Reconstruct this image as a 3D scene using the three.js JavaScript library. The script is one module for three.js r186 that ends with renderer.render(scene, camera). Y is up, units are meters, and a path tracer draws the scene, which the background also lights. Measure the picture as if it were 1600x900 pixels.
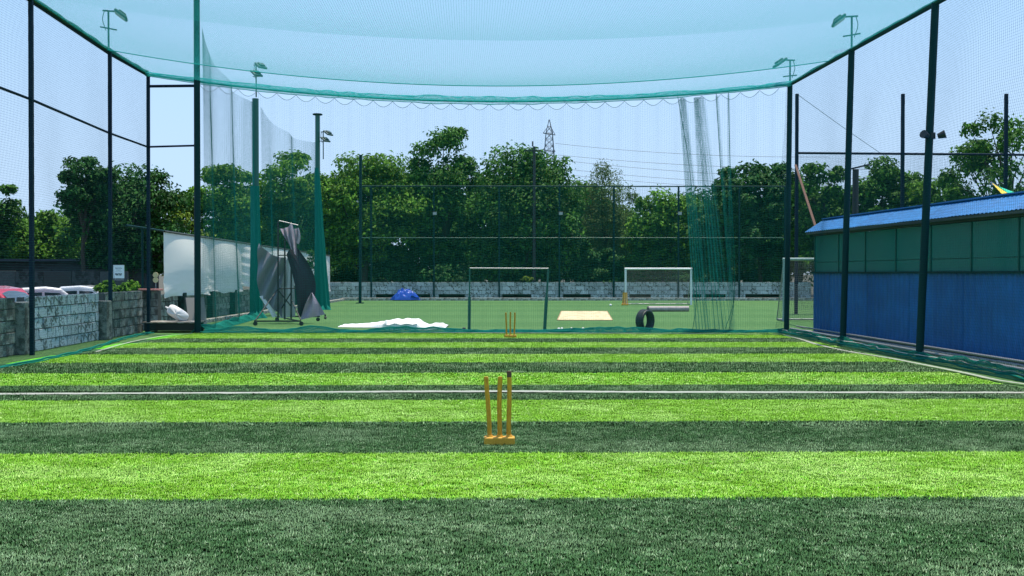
import * as THREE from 'three';
import { mergeGeometries } from 'three/addons/utils/BufferGeometryUtils.js';
import { RoundedBoxGeometry } from 'three/addons/geometries/RoundedBoxGeometry.js';

// ---------------------------------------------------------------- camera, sky, sun, exposure
const scene = new THREE.Scene();
const EYE = 1.7, FOCAL = 1500, PITCH = Math.atan(23 / FOCAL);
const camera = new THREE.PerspectiveCamera(2 * Math.atan(450 / FOCAL) * 180 / Math.PI, 16 / 9, 0.1, 2500);
camera.position.set(0, EYE, 0);
camera.rotation.x = -PITCH;
const renderer = new THREE.WebGLRenderer({ antialias: true });
renderer.toneMapping = THREE.LinearToneMapping;
renderer.toneMappingExposure = 1.42;
renderer.shadowMap.enabled = true;

const SUN = new THREE.Vector3(0.08, 0.985, -0.12).normalize();
{
  const w = 512, h = 256, d = new Float32Array(w * h * 4), v = new THREE.Vector3();
  const zen = [0.14, 0.31, 0.68], mid = [0.305, 0.535, 0.83], hor = [0.43, 0.58, 0.77], gnd = [0.16, 0.17, 0.15];
  for (let j = 0; j < h; j++) for (let i = 0; i < w; i++) {
    const th = (j + 0.5) / h * Math.PI - Math.PI / 2, ph = ((i + 0.5) / w - 0.5) * 2 * Math.PI;
    v.set(Math.cos(th) * Math.cos(ph), Math.sin(th), Math.cos(th) * Math.sin(ph));
    const e = Math.max(0, v.y), k = (j * w + i) * 4;
    const t1 = Math.min(1, e / 0.42), t2 = Math.min(1, Math.max(0, (e - 0.25) / 0.75));
    const s1 = t1 * t1 * (3 - 2 * t1), s2 = t2 * t2 * (3 - 2 * t2);
    const g = Math.pow(Math.max(0, v.dot(SUN)), 6) * 0.25 + Math.pow(Math.max(0, v.dot(SUN)), 40) * 0.4;
    for (let c = 0; c < 3; c++) {
      let q = hor[c] + (mid[c] - hor[c]) * s1; q += (zen[c] - q) * s2; q += g;
      d[k + c] = v.y < -0.01 ? gnd[c] : q;
    }
    d[k + 3] = 1;
  }
  const sky = new THREE.DataTexture(d, w, h, THREE.RGBAFormat, THREE.FloatType);
  sky.mapping = THREE.EquirectangularReflectionMapping; sky.magFilter = THREE.LinearFilter; sky.minFilter = THREE.LinearFilter;
  sky.needsUpdate = true; scene.background = sky; scene.environment = sky;
}
const sun = new THREE.DirectionalLight(0xfff3e0, 4.2);
sun.position.copy(SUN).multiplyScalar(120).add(new THREE.Vector3(0, 0, -35));
sun.target.position.set(0, 0, -35); scene.add(sun, sun.target);
sun.castShadow = true; sun.shadow.mapSize.set(4096, 4096); sun.shadow.radius = 1;
Object.assign(sun.shadow.camera, { left: -60, right: 60, top: 60, bottom: -60, near: 1, far: 320 });

// ---------------------------------------------------------------- helpers
const V = (x, y, z) => new THREE.Vector3(x, y, z);
let seed = 1234567;
const rnd = () => { seed = (seed * 1664525 + 1013904223) >>> 0; return seed / 4294967296; };
const rr = (a, b) => a + (b - a) * rnd();
const lerp = (a, b, t) => a + (b - a) * t;
const sm = t => { t = Math.min(1, Math.max(0, t)); return t * t * (3 - 2 * t); };
const hash = (x, y, s = 0) => { let n = (Math.imul(x, 374761393) + Math.imul(y, 668265263) + Math.imul(s, 1442695041)) | 0; n = Math.imul(n ^ (n >>> 13), 1274126177); return ((n ^ (n >>> 16)) >>> 0) / 4294967296; };
function vnoise(x, y, s = 0, per = 0) {
  const xi = Math.floor(x), yi = Math.floor(y), fx = sm(x - xi), fy = sm(y - yi);
  const m = a => per ? ((a % per) + per) % per : a;
  return lerp(lerp(hash(m(xi), m(yi), s), hash(m(xi + 1), m(yi), s), fx), lerp(hash(m(xi), m(yi + 1), s), hash(m(xi + 1), m(yi + 1), s), fx), fy);
}
const fbm = (x, y, s, o = 3) => { let a = 0, w = 0.5, t = 0; for (let i = 0; i < o; i++) { a += w * vnoise(x, y, s + i); t += w; x *= 2.03; y *= 2.03; w *= 0.5; } return a / t; };
// survey helpers: the ground point, and the point at a given distance, on a line of sight measured on the picture
function ray(px, py) {
  const x = (px - 800) / FOCAL, y = -(py - 450) / FOCAL, c = Math.cos(PITCH), s = Math.sin(PITCH);
  return V(x, y * c - s, -y * s - c);
}
const G = (px, py, y0 = 0) => { const d = ray(px, py); return d.multiplyScalar((y0 - EYE) / d.y).add(V(0, EYE, 0)); };
const P = (px, py, depth) => { const d = ray(px, py); return d.multiplyScalar(depth / -d.z).add(V(0, EYE, 0)); };

const used = new Map(), origin = new WeakMap();
function numbered(n) { const k = used.get(n) || 0; used.set(n, k + 1); return k ? `${n}_${String(k).padStart(3, '0')}` : n; }
function tag(o, label, category, group, kind) {
  if (label) o.userData.label = label;
  if (category) o.userData.category = category;
  if (group) o.userData.group = group;
  if (kind) o.userData.kind = kind;
  return o;
}
function thing(name, label, category, pos, group, kind) {
  const g = new THREE.Group(); g.name = numbered(name); g.position.copy(pos); origin.set(g, pos.clone()); scene.add(g);
  return tag(g, label, category, group, kind);
}
function clean(g, color) {
  let q = g.index ? g.toNonIndexed() : g;
  for (const k of Object.keys(q.attributes)) if (!['position', 'normal', 'uv'].concat(color ? ['color'] : []).includes(k)) q.deleteAttribute(k);
  if (!q.attributes.normal) q.computeVertexNormals();
  if (!q.attributes.uv) q.setAttribute('uv', new THREE.BufferAttribute(new Float32Array(q.attributes.position.count * 2), 2));
  q.morphAttributes = {};
  return q;
}
const join = (gs, color) => Array.isArray(gs) ? (gs.length === 1 ? gs[0] : mergeGeometries(gs.map(g => clean(g, color)), false)) : gs;
// geometry is given in world metres; it is re-based on the origin of the thing that it belongs to
function obj(name, gs, m, parent, keep) {
  const g = join(gs, m.vertexColors), o = new THREE.Mesh(g, m);
  o.castShadow = o.receiveShadow = true;
  if (parent) {
    o.name = name; const p = origin.get(parent);
    if (p && !keep) g.translate(-p.x, -p.y, -p.z);
    if (p) origin.set(o, p);
    parent.add(o);
  } else {
    o.name = numbered(name); g.computeBoundingBox(); const c = g.boundingBox.getCenter(V()); c.y = g.boundingBox.min.y;
    g.translate(-c.x, -c.y, -c.z); o.position.copy(c); origin.set(o, c); scene.add(o);
  }
  return o;
}
const struct = (name, gs, m) => tag(obj(name, gs, m), null, null, null, 'structure');

function bar(a, b, r1, r2 = r1, seg = 8) {
  const d = b.clone().sub(a), L = d.length(), g = new THREE.CylinderGeometry(r2, r1, L, seg, 1);
  g.applyQuaternion(new THREE.Quaternion().setFromUnitVectors(V(0, 1, 0), d.normalize()));
  return g.translate((a.x + b.x) / 2, (a.y + b.y) / 2, (a.z + b.z) / 2);
}
function sqbar(a, b, w, h = w) {
  const d = b.clone().sub(a), L = d.length(), m = new THREE.Matrix4(), z = d.normalize();
  const up = Math.abs(z.y) > 0.95 ? V(0, 0, 1) : V(0, 1, 0), x = up.clone().cross(z).normalize(), y = z.clone().cross(x);
  const g = new THREE.BoxGeometry(w, h, L); m.makeBasis(x, y, z); g.applyMatrix4(m);
  return g.translate((a.x + b.x) / 2, (a.y + b.y) / 2, (a.z + b.z) / 2);
}
function box(x0, x1, y0, y1, z0, z1, r = 0) {
  const w = Math.abs(x1 - x0), h = Math.abs(y1 - y0), d = Math.abs(z1 - z0);
  const g = r ? new RoundedBoxGeometry(w, h, d, 1, r) : new THREE.BoxGeometry(w, h, d);
  return g.translate((x0 + x1) / 2, (y0 + y1) / 2, (z0 + z1) / 2);
}
const tube = (pts, r, seg = 40, rad = 6, closed = false) => new THREE.TubeGeometry(new THREE.CatmullRomCurve3(pts, closed), seg, r, rad, closed);
function boxUV(g, s = 1) {
  const q = g.index ? g.toNonIndexed() : g; q.computeVertexNormals();
  const p = q.attributes.position, n = q.attributes.normal, uv = new Float32Array(p.count * 2);
  for (let i = 0; i < p.count; i++) {
    const ax = Math.abs(n.getX(i)), ay = Math.abs(n.getY(i)), az = Math.abs(n.getZ(i)), x = p.getX(i), y = p.getY(i), z = p.getZ(i);
    if (ay >= ax && ay >= az) { uv[2 * i] = x / s; uv[2 * i + 1] = z / s; } else if (ax >= az) { uv[2 * i] = z / s; uv[2 * i + 1] = y / s; } else { uv[2 * i] = x / s; uv[2 * i + 1] = y / s; }
  }
  q.setAttribute('uv', new THREE.BufferAttribute(uv, 2)); return q;
}
function sheet(fn, nu, nv) { // a cloth or panel surface from a function of u, v
  const pos = [], uv = [], idx = [];
  for (let j = 0; j <= nv; j++) for (let i = 0; i <= nu; i++) { const p = fn(i / nu, j / nv); pos.push(p.x, p.y, p.z); uv.push(i / nu, j / nv); }
  for (let j = 0; j < nv; j++) for (let i = 0; i < nu; i++) { const a = j * (nu + 1) + i, b = a + 1, c = a + nu + 1, d = c + 1; idx.push(a, b, d, a, d, c); }
  const g = new THREE.BufferGeometry(); g.setAttribute('position', new THREE.Float32BufferAttribute(pos, 3)); g.setAttribute('uv', new THREE.Float32BufferAttribute(uv, 2));
  g.setIndex(idx); g.computeVertexNormals(); return g;
}
// knotted netting: every twine is a thin three-sided cord that follows the surface fn(u, v)
function netting(fn, W, H, mesh, dia, su, sv) {
  const lines = [], nv = Math.round(H / mesh), nu = Math.round(W / mesh);
  for (let j = 0; j <= nv; j++) { const l = []; for (let i = 0; i <= su; i++) l.push(fn(i / su, j / nv)); lines.push(l); }
  for (let i = 0; i <= nu; i++) { const l = []; for (let j = 0; j <= sv; j++) l.push(fn(i / nu, j / sv)); lines.push(l); }
  let nvert = 0, nidx = 0; for (const l of lines) { nvert += l.length * 3; nidx += (l.length - 1) * 18; }
  const pos = new Float32Array(nvert * 3), nor = new Float32Array(nvert * 3), idx = new Uint32Array(nidx);
  let a = 0, b = 0; const t = V(), n = V(), m = V(), q = V(), r = dia / 2;
  for (const l of lines) {
    const base = a / 3;
    for (let i = 0; i < l.length; i++) {
      t.copy(l[Math.min(i + 1, l.length - 1)]).sub(l[Math.max(i - 1, 0)]).normalize();
      n.set(0.31, 0.2, 0.93); if (Math.abs(t.dot(n)) > 0.9) n.set(0.9, 0.3, 0.1);
      n.cross(t).normalize(); m.crossVectors(t, n);
      for (let k = 0; k < 3; k++) {
        const c = Math.cos(k * 2.0944), s = Math.sin(k * 2.0944); q.set(n.x * c + m.x * s, n.y * c + m.y * s, n.z * c + m.z * s);
        nor[a] = q.x; nor[a + 1] = q.y; nor[a + 2] = q.z;
        pos[a] = l[i].x + q.x * r; pos[a + 1] = l[i].y + q.y * r; pos[a + 2] = l[i].z + q.z * r; a += 3;
      }
      if (i) for (let k = 0; k < 3; k++) {
        const k2 = (k + 1) % 3, p = base + (i - 1) * 3, c = base + i * 3;
        idx[b++] = p + k; idx[b++] = p + k2; idx[b++] = c + k2; idx[b++] = p + k; idx[b++] = c + k2; idx[b++] = c + k;
      }
    }
  }
  const g = new THREE.BufferGeometry(); g.setAttribute('position', new THREE.BufferAttribute(pos, 3)); g.setAttribute('normal', new THREE.BufferAttribute(nor, 3));
  g.setAttribute('uv', new THREE.BufferAttribute(new Float32Array(nvert * 2), 2)); g.setIndex(new THREE.BufferAttribute(idx, 1)); return g;
}
function tex(n, fn, rep = 1, srgb = true) {
  const d = new Uint8Array(n * n * 4);
  for (let j = 0; j < n; j++) for (let i = 0; i < n; i++) { const c = fn(i / n, j / n, i, j), k = (j * n + i) * 4; for (let q = 0; q < 3; q++) d[k + q] = Math.max(0, Math.min(255, c[q])); d[k + 3] = 255; }
  const t = new THREE.DataTexture(d, n, n, THREE.RGBAFormat); t.magFilter = THREE.LinearFilter; t.minFilter = THREE.LinearMipmapLinearFilter; t.generateMipmaps = true;
  t.wrapS = t.wrapT = THREE.RepeatWrapping; t.repeat.set(rep, rep); if (srgb) t.colorSpace = THREE.SRGBColorSpace; t.needsUpdate = true; return t;
}
const pn = (u, v, f, s) => vnoise(u * f, v * f, s, f); // tiling noise
const lin = (r, g, b) => new THREE.Color().setRGB(r, g, b);
const std = (c, rough = 0.8, extra = {}) => new THREE.MeshStandardMaterial({ color: c, roughness: rough, side: THREE.DoubleSide, ...extra });
const dull = (c, rough = 0.9, extra = {}) => new THREE.MeshPhysicalMaterial({ color: c, roughness: rough, specularIntensity: 0.25, side: THREE.DoubleSide, ...extra });

// ---------------------------------------------------------------- materials
const grit = tex(512, (u, v, i, j) => { const f = 0.45 * pn(u, v, 16, 1) + 0.3 * pn(u, v, 48, 2) + 0.25 * hash(i, j, 3); const g = 175 + 80 * (f - 0.1); return [g, g, g]; });
const stain = tex(512, (u, v, i, j) => {
  const a = pn(u, v, 6, 4) * 0.5 + pn(u, v, 17, 5) * 0.3 + pn(u, v, 60, 6) * 0.2, sp = hash(i, j, 7);
  const k = sm((a - 0.32) / 0.4), g = lerp(140, 235, k) - 26 * sp; return [g, g * lerp(0.97, 1, k), g * lerp(0.94, 0.985, k)];
});
const peel = tex(512, (u, v, i, j) => { // limewash flaking off concrete
  const a = pn(u, v, 9, 8) * 0.45 + pn(u, v, 26, 9) * 0.35 + pn(u, v, 80, 10) * 0.2, k = sm((a - 0.36) / 0.14), sp = 18 * hash(i, j, 11);
  return [lerp(128, 226, k) - sp, lerp(132, 232, k) - sp, lerp(126, 232, k) - sp];
});
const faded = tex(512, (u, v, i, j) => { // chalked paint with grime runs
  const a = pn(u, v, 5, 12) * 0.5 + pn(u, v, 22, 13) * 0.3 + vnoise(u * 64, v * 4, 14, 64) * 0.2, r = vnoise(u * 90, v * 3, 15, 90) > 0.82 ? 14 : 0, g = 205 + 50 * a - r - 10 * hash(i, j, 16); return [g, g, g];
});
const M = {
  net: dull(lin(0.006, 0.17, 0.135), 0.75),
  netRoof: dull(lin(0.01, 0.40, 0.40), 0.7),
  netDark: dull(lin(0.003, 0.06, 0.058), 0.8),
  hem: dull(lin(0.004, 0.16, 0.12), 0.85),
  post: dull(lin(0.005, 0.034, 0.036), 0.6),
  postNavy: dull(lin(0.005, 0.016, 0.034), 0.6),
  postGreen: std(lin(0.004, 0.10, 0.075), 0.4),
  rope: std(lin(0.80, 0.80, 0.76), 0.9, { map: grit }),
  lace: std(lin(0.16, 0.24, 0.30), 0.9),
  white: std(lin(0.78, 0.79, 0.76), 0.6),
  kerb: std(lin(0.62, 0.62, 0.58), 0.85, { map: stain }),
  lamp: std(lin(0.02, 0.06, 0.055), 0.5),
  lampGlass: std(lin(0.35, 0.37, 0.36), 0.25),
  steel: std(lin(0.30, 0.31, 0.32), 0.45, { metalness: 0.6 }),
  blackSteel: std(lin(0.012, 0.016, 0.018), 0.5),
  rust: std(lin(0.16, 0.07, 0.04), 0.8, { map: grit }),
  soil: std(lin(0.10, 0.095, 0.06), 0.95, { map: grit }),
  grey: std(lin(0.09, 0.10, 0.10), 0.9, { map: grit }),
};
const vary = (base, n, d, extra) => Array.from({ length: n }, (_, i) => { const k = 1 + (i / (n - 1) - 0.5) * d; return std(lin(base[0] * k, base[1] * k, base[2] * k), 0.92, extra); });
const RAW = vary([0.40, 0.44, 0.42], 5, 0.4, { map: stain, bumpMap: grit, bumpScale: 0.006 });
const PAINT = vary([0.66, 0.75, 0.82], 5, 0.2, { map: peel, bumpMap: grit, bumpScale: 0.008 });
const BACKW = vary([0.60, 0.62, 0.61], 5, 0.45, { map: peel, bumpMap: grit, bumpScale: 0.006 });
const mortar = std(lin(0.16, 0.16, 0.14), 0.95, { map: grit });
const pick = a => a[Math.floor(rnd() * a.length)];

// ---------------------------------------------------------------- ground and turf
struct('ground', boxUV(new THREE.PlaneGeometry(1600, 1600).rotateX(-Math.PI / 2).translate(0, -0.3, -500), 4), M.soil);
const turfTex = (dark, spk, lite, s) => tex(1024, (u, v, i, j) => {
  const f = 0.30 * pn(u, v, 24, s) + 0.35 * pn(u, v, 110, s + 1) + 0.35 * hash(i >> 1, j >> 1, s + 2), b = hash(i >> 1, j >> 1, s + 3) * 0.6 + pn(u, v, 200, s + 4) * 0.4;
  const c = [0, 1, 2].map(k => lerp(dark[k], lite[k], sm((f - 0.15) / 0.7)));
  return b > 0.74 ? c.map((x, k) => lerp(x, spk[k], (b - 0.74) * 3.2)) : c;
});
const lightMap = turfTex([58, 138, 22], [205, 248, 150], [132, 222, 52], 20);
const darkMap = turfTex([26, 58, 34], [160, 190, 150], [72, 116, 70], 40);
const farMap = turfTex([58, 92, 50], [136, 162, 116], [90, 126, 74], 60);
const TL = dull(0xffffff, 0.85, { map: lightMap, vertexColors: true, bumpMap: grit, bumpScale: 0.01 });
const TD = dull(0xffffff, 0.85, { map: darkMap, vertexColors: true, bumpMap: grit, bumpScale: 0.01 });
const TF = dull(0xffffff, 0.9, { map: farMap });
const field = struct('turf_field', boxUV(box(-11.7, 40, -0.32, 0, 9, -61.4), 1.7), TF);
const SLOPE = 0.013;
const zs = [783, 711, 662, 627.5, 604, 584.2, 568, 554.8, 545, 536.2, 530, 521.4].map(y => -G(800, y).z);
const edges = [zs[0] - 8.7, zs[0] - 7.2, zs[0] - 5.6, zs[0] - 3.9, zs[0] - 2.1, ...zs];
const stripAt = (x, z) => { const d = -z - SLOPE * x; for (let i = 0; i + 1 < edges.length; i++) if (d >= edges[i] && d < edges[i + 1]) return i; return -1; };
const wob = (x, i) => 0.06 * (vnoise(x * 0.9, i * 7.3, 91) - 0.5) + 0.012 * (vnoise(x * 19, i * 3.1, 92) - 0.5);
for (let i = 0; i + 1 < edges.length; i++) {
  const light = i % 2 === 1, x0 = -9.5, x1 = 7.5;
  const g = sheet((u, v) => { const x = lerp(x0, x1, u), d = lerp(edges[i] + wob(x, i), edges[i + 1] + wob(x, i + 1), v); return V(x, 0.006, -(d + SLOPE * x)); }, 140, 5);
  const p = g.attributes.position, col = new Float32Array(p.count * 3), uv = g.attributes.uv;
  for (let k = 0; k < p.count; k++) {
    const x = p.getX(k), z = p.getZ(k), n = fbm(x * 0.55 + i * 3, z * 0.8, 77), n2 = fbm(x * 2.3, z * 2.3 + i, 80);
    const t = 0.80 + 0.36 * n + 0.16 * (n2 - 0.5), pale = Math.max(0, n2 - 0.6) * 0.5;
    col[3 * k] = t * (0.98 + pale); col[3 * k + 1] = t; col[3 * k + 2] = t * (0.98 + pale * 1.5);
    uv.setXY(k, x / 1.9 + 0.37 * i, z / 1.9 + 0.11 * i);
  }
  g.setAttribute('color', new THREE.BufferAttribute(col, 3));
  obj('turf_strip', g, light ? TL : TD, field);
}
for (let i = 0; i < 11; i++) { // rolls of the dull far turf
  const z0 = 27.6 + i * 2.9, m = dull(i % 2 ? lin(0.84, 0.90, 0.86) : lin(1, 1, 1), 0.9, { map: farMap });
  const g = sheet((u, v) => V(lerp(-10.3, 12, u), 0.005, -(z0 + 2.9 * v) - 0.01 * lerp(-10.3, 12, u) - 0.04 * vnoise(u * 40, i + v, 61)), 60, 2), p = g.attributes.position, uv = g.attributes.uv;
  for (let k = 0; k < p.count; k++) uv.setXY(k, p.getX(k) / 1.7, p.getZ(k) / 1.7);
  obj('turf_strip', g, m, field);
}
// worn lines painted on the pile
const dusty = std(lin(0.52, 0.56, 0.46), 0.95, { map: grit });
function groundLine(name, pts, w, label) {
  const c = new THREE.CatmullRomCurve3(pts), n = 220;
  const g = sheet((u, v) => { const p = c.getPoint(u), t = c.getTangent(u), k = (v - 0.5) * w * (0.75 + 0.5 * vnoise(u * 160, v > 0.5 ? 3 : 9, 5)); return V(p.x - t.z * k, w < 0.2 ? 0.034 : 0.022, p.z + t.x * k); }, n, 1);
  return tag(obj(name, g, w < 0.2 ? dusty : M.rope), label, 'line');
}
groundLine('crease_line', [G(-500, 620), G(0, 619), G(200, 618), G(420, 617), G(600, 615.5), G(800, 615), G(1000, 616), G(1300, 616.5), G(1600, 617), G(1900, 617)], 0.18, 'white painted line across the turf behind the stumps with leaning stick');

// blades of the pile, close enough to be seen
{
  const blades = [];
  const tuft = s => {
    const pos = [], nor = [], idx = [];
    for (let b = 0; b < 5; b++) {
      const a = b * 1.2566 + rr(-0.5, 0.5), lean = rr(0.25, 0.95), h = rr(0.016, 0.027), w = 0.0036 * s, ca = Math.cos(a), sa = Math.sin(a), o = rr(0, 0.008) * s;
      const k = pos.length / 3;
      const at = (q, y, side) => pos.push(ca * (o + q) - sa * side, y, sa * (o + q) + ca * side);
      at(0, -0.004, -w / 2); at(0, -0.004, w / 2); at(lean * h * 0.35, h * 0.62, -w / 2); at(lean * h * 0.35, h * 0.62, w / 2); at(lean * h * 1.1, h, 0);
      for (let q = 0; q < 5; q++) nor.push(ca * 0.4, 0.9, sa * 0.4);
      idx.push(k, k + 1, k + 3, k, k + 3, k + 2, k + 2, k + 3, k + 4);
    }
    const g = new THREE.BufferGeometry(); g.setAttribute('position', new THREE.Float32BufferAttribute(pos, 3)); g.setAttribute('normal', new THREE.Float32BufferAttribute(nor, 3));
    g.setAttribute('uv', new THREE.Float32BufferAttribute(new Float32Array(pos.length / 3 * 2), 2)); g.setIndex(idx); return g;
  };
  const lists = { light: [[], []], dark: [[], []] };
  const put = (zn, zf, n, far) => {
    for (let i = 0; i < n; i++) {
      const z = -Math.sqrt(lerp(zn * zn, zf * zf, rnd())), x = (rnd() * 2 - 1) * Math.min(9, -z * 0.64);
      if (x < -9.45 || x > 7.45) continue;
      if (Math.abs(z + 13.49 + 0.004 * x) < 0.13 && vnoise(x * 9, 1, 55) > 0.06) continue; // the painted line
      const s = stripAt(x, z); if (s < 0) continue;
      lists[s % 2 ? 'light' : 'dark'][far].push(x, z);
    }
  };
  put(4.6, 14.5, 390000, 0); put(10.5, 27, 230000, 1);
  const mat4 = new THREE.Matrix4(), q = new THREE.Quaternion(), up = V(0, 1, 0), c = new THREE.Color();
  const tones = { light: [[0.12, 0.34, 0.014], [0.26, 0.54, 0.05], [0.54, 0.76, 0.30]], dark: [[0.016, 0.062, 0.018], [0.065, 0.17, 0.06], [0.30, 0.44, 0.27]] };
  for (const kind of ['light', 'dark']) for (const far of [0, 1]) {
    const l = lists[kind][far], n = l.length / 2;
    const im = new THREE.InstancedMesh(tuft(far ? 2.6 : 1.25), dull(0xffffff, 0.8), n);
    for (let i = 0; i < n; i++) {
      const s = rr(0.8, 1.25) * (far ? 1.25 : 1); q.setFromAxisAngle(up, rnd() * 6.283);
      mat4.compose(V(l[2 * i], 0.006, l[2 * i + 1]), q, V(s, s * rr(0.7, 1.1), s)); im.setMatrixAt(i, mat4);
      const T = tones[kind], r = rnd(), k = rnd(); const a = r < 0.12 ? T[1] : T[0], b = r < 0.12 ? T[2] : T[1];
      const X = l[2 * i], Zz = l[2 * i + 1], w1 = fbm(X * 1.1 + 40, Zz * 1.5, 71), w2 = fbm(X * 5 + 9, Zz * 9, 74), wear = sm((0.55 * w1 + 0.45 * w2 - 0.42) / 0.3), g0 = 0.60 + 0.72 * w2;
      c.setRGB(...[0, 1, 2].map(j => lerp(lerp(a[j], b[j], k) * g0, T[2][j], wear * (kind === 'light' ? 0.42 : 0.40) * (0.35 + 0.65 * k)))); im.setColorAt(i, c);
    }
    im.name = numbered(kind === 'light' ? 'bright_turf_pile' : 'dark_turf_pile'); im.castShadow = im.receiveShadow = true;
    tag(im, (kind === 'light' ? 'bright green' : 'dull dark green') + ' artificial grass pile of the ' + (far ? 'far' : 'near') + ' stripes', 'grass', null, 'stuff');
    scene.add(im);
  }
}

// ---------------------------------------------------------------- block walls
function blockWall(root, A, B, y0, y1, rows, len, thick, mats, side, skip) { // face runs A to B; each block is a mesh of its own
  const d = B.clone().sub(A); d.y = 0; const L = d.length(), t = d.clone().normalize(), n = V(-t.z, 0, t.x).multiplyScalar(side), rh = (y1 - y0) / rows, yaw = Math.atan2(-t.z, t.x);
  const shapes = [1, 0.96, 0.5].map(f => Array.from({ length: f === 0.5 ? 6 : 12 }, () => { // slightly uneven blocks
    const g = new RoundedBoxGeometry(len * f - 0.014, rh - 0.014, thick, 1, 0.012); const p = g.attributes.position;
    for (let i = 0; i < p.count; i++) { const k = 0.011 * (vnoise(p.getX(i) * 9 + f * 7, p.getY(i) * 11, Math.floor(rnd() * 3)) - 0.5); p.setXYZ(i, p.getX(i) + k, p.getY(i) + k * 0.8, p.getZ(i) + k); }
    const h = boxUV(g, 1.1), uv = h.attributes.uv, ou = rnd(), ov = rnd(); for (let i = 0; i < uv.count; i++) uv.setXY(i, uv.getX(i) + ou, uv.getY(i) + ov); return h;
  }));
  const P0 = origin.get(root);
  for (let r = 0; r < rows; r++) {
    let s = 0, first = r % 2;
    while (s < L - 0.02) {
      const l = Math.min(first ? len * 0.5 : len, L - s), c = s + l / 2, y = y0 + (r + 0.5) * rh; first = 0;
      if (!(skip && skip(s, s + l, r))) {
        const full = Math.abs(l - len) < 0.01, m = new THREE.Mesh(full ? pick(shapes[0]) : pick(shapes[2]), typeof mats === 'function' ? pick(mats(c, r)) : pick(mats));
        m.name = 'block'; m.castShadow = m.receiveShadow = true;
        if (!full) m.scale.x = (l - 0.014) / (len * 0.5 - 0.014);
        const q = A.clone().addScaledVector(t, c).addScaledVector(n, -thick / 2 + rr(-0.012, 0.012)); q.y = y; q.sub(P0);
        m.position.copy(q); m.rotation.y = yaw; m.rotation.z = rr(-0.006, 0.006); root.add(m);
      }
      s += l;
    }
  }
  const core = sqbar(V(A.x, (y0 + y1) / 2, A.z).addScaledVector(n, -thick / 2), V(B.x, (y0 + y1) / 2, B.z).addScaledVector(n, -thick / 2), thick - 0.05, y1 - y0 - 0.02);
  return core;
}
{ // near left wall, three stretches between pillars
  const WX = z => lerp(-10.22, -10.62, (z - 18) / 9.5);
  const stretch = (z0, z1, mats, label, rows, len) => {
    const A = V(WX(z0), 0, -z0), B = V(WX(z1), 0, -z1);
    const w = thing('block_wall', label, 'wall', V(A.x - 0.1, 0, -(z0 + z1) / 2), 'block wall along the left of the turf');
    const core = blockWall(w, A, B, 0, 1.2, rows, len, 0.2, mats, -1 * -1);
    obj('mortar', core, mortar, w); return w;
  };
  stretch(11.5, 19.9, RAW, 'bare grey block wall with brown lowest course beside the parked red car', 5, 0.8);
  stretch(20.35, 24.35, PAINT, 'whitewashed rough block wall between two grey pillars', 5, 0.42);
  stretch(24.75, 27.6, RAW, 'bare grey block wall with shrub growing behind it', 5, 0.7);
  for (const [z0, z1, h, lb] of [[19.92, 20.33, 1.1, 'grey concrete wall pillar between bare wall and whitewashed wall'], [24.37, 24.73, 1.0, 'grey concrete wall pillar between whitewashed wall and shrub wall']]) {
    const x = WX((z0 + z1) / 2);
    tag(obj('wall_pillar', boxUV(box(x - 0.22, x + 0.20, 0, h, -z0, -z1, 0.02), 0.9), RAW[1]), lb, 'pillar', 'pillars of the left wall');
  }
  // short return wall with a pink coping
  const A = V(-11.6, 0, -28.7), B = V(-10.5, 0, -28.4);
  const w = thing('block_wall', 'short grey block wall end capped with a pink coping', 'wall', V(-11, 0, -28.5));
  obj('mortar', blockWall(w, A, B, 0, 1.18, 5, 0.46, 0.2, RAW, 1), mortar, w);
  obj('coping', boxUV(box(-11.65, -10.46, 1.185, 1.235, -28.36, -28.8, 0.01), 0.9), std(lin(0.42, 0.17, 0.15), 0.7), w);
  obj('drain_pipe', [bar(V(-10.98, 0, -28.32), V(-10.98, 1.18, -28.32), 0.045)], M.post, w);
  obj('white_pipe', [bar(V(-11.42, 0.5, -28.4), V(-11.42, 1.05, -28.4), 0.03)], M.white, w);
}
{ // far left wall, under the white tarpaulins
  const A = V(-11.6, 0, -29), B = V(-11.75, 0, -61.2);
  const w = thing('block_wall', 'long bare grey block wall under the white tarpaulin sheets', 'wall', V(-11.7, 0, -45));
  obj('mortar', blockWall(w, A, B, 0, 1.0, 4, 0.55, 0.2, RAW, 1), mortar, w);
  for (const z of [33.4, 36.6, 39.6, 43.5, 47.5, 51.5, 55.5, 59.5]) obj('pillar', boxUV(box(-11.72, -11.42, 0, 1.02, -z, -z - 0.32, 0.015), 0.9), std(lin(0.012, 0.075, 0.065), 0.8, { map: stain }), w);
  tag(obj('kerb', boxUV(box(-10.75, -10.55, -0.1, 0.13, -28.6, -59.9, 0.015), 0.9).applyMatrix4(new THREE.Matrix4().makeTranslation(0.15, 0, 0)), M.kerb), 'white concrete kerb along the foot of the tarpaulin wall', 'kerb');
}
const BZ = 61;
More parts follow.
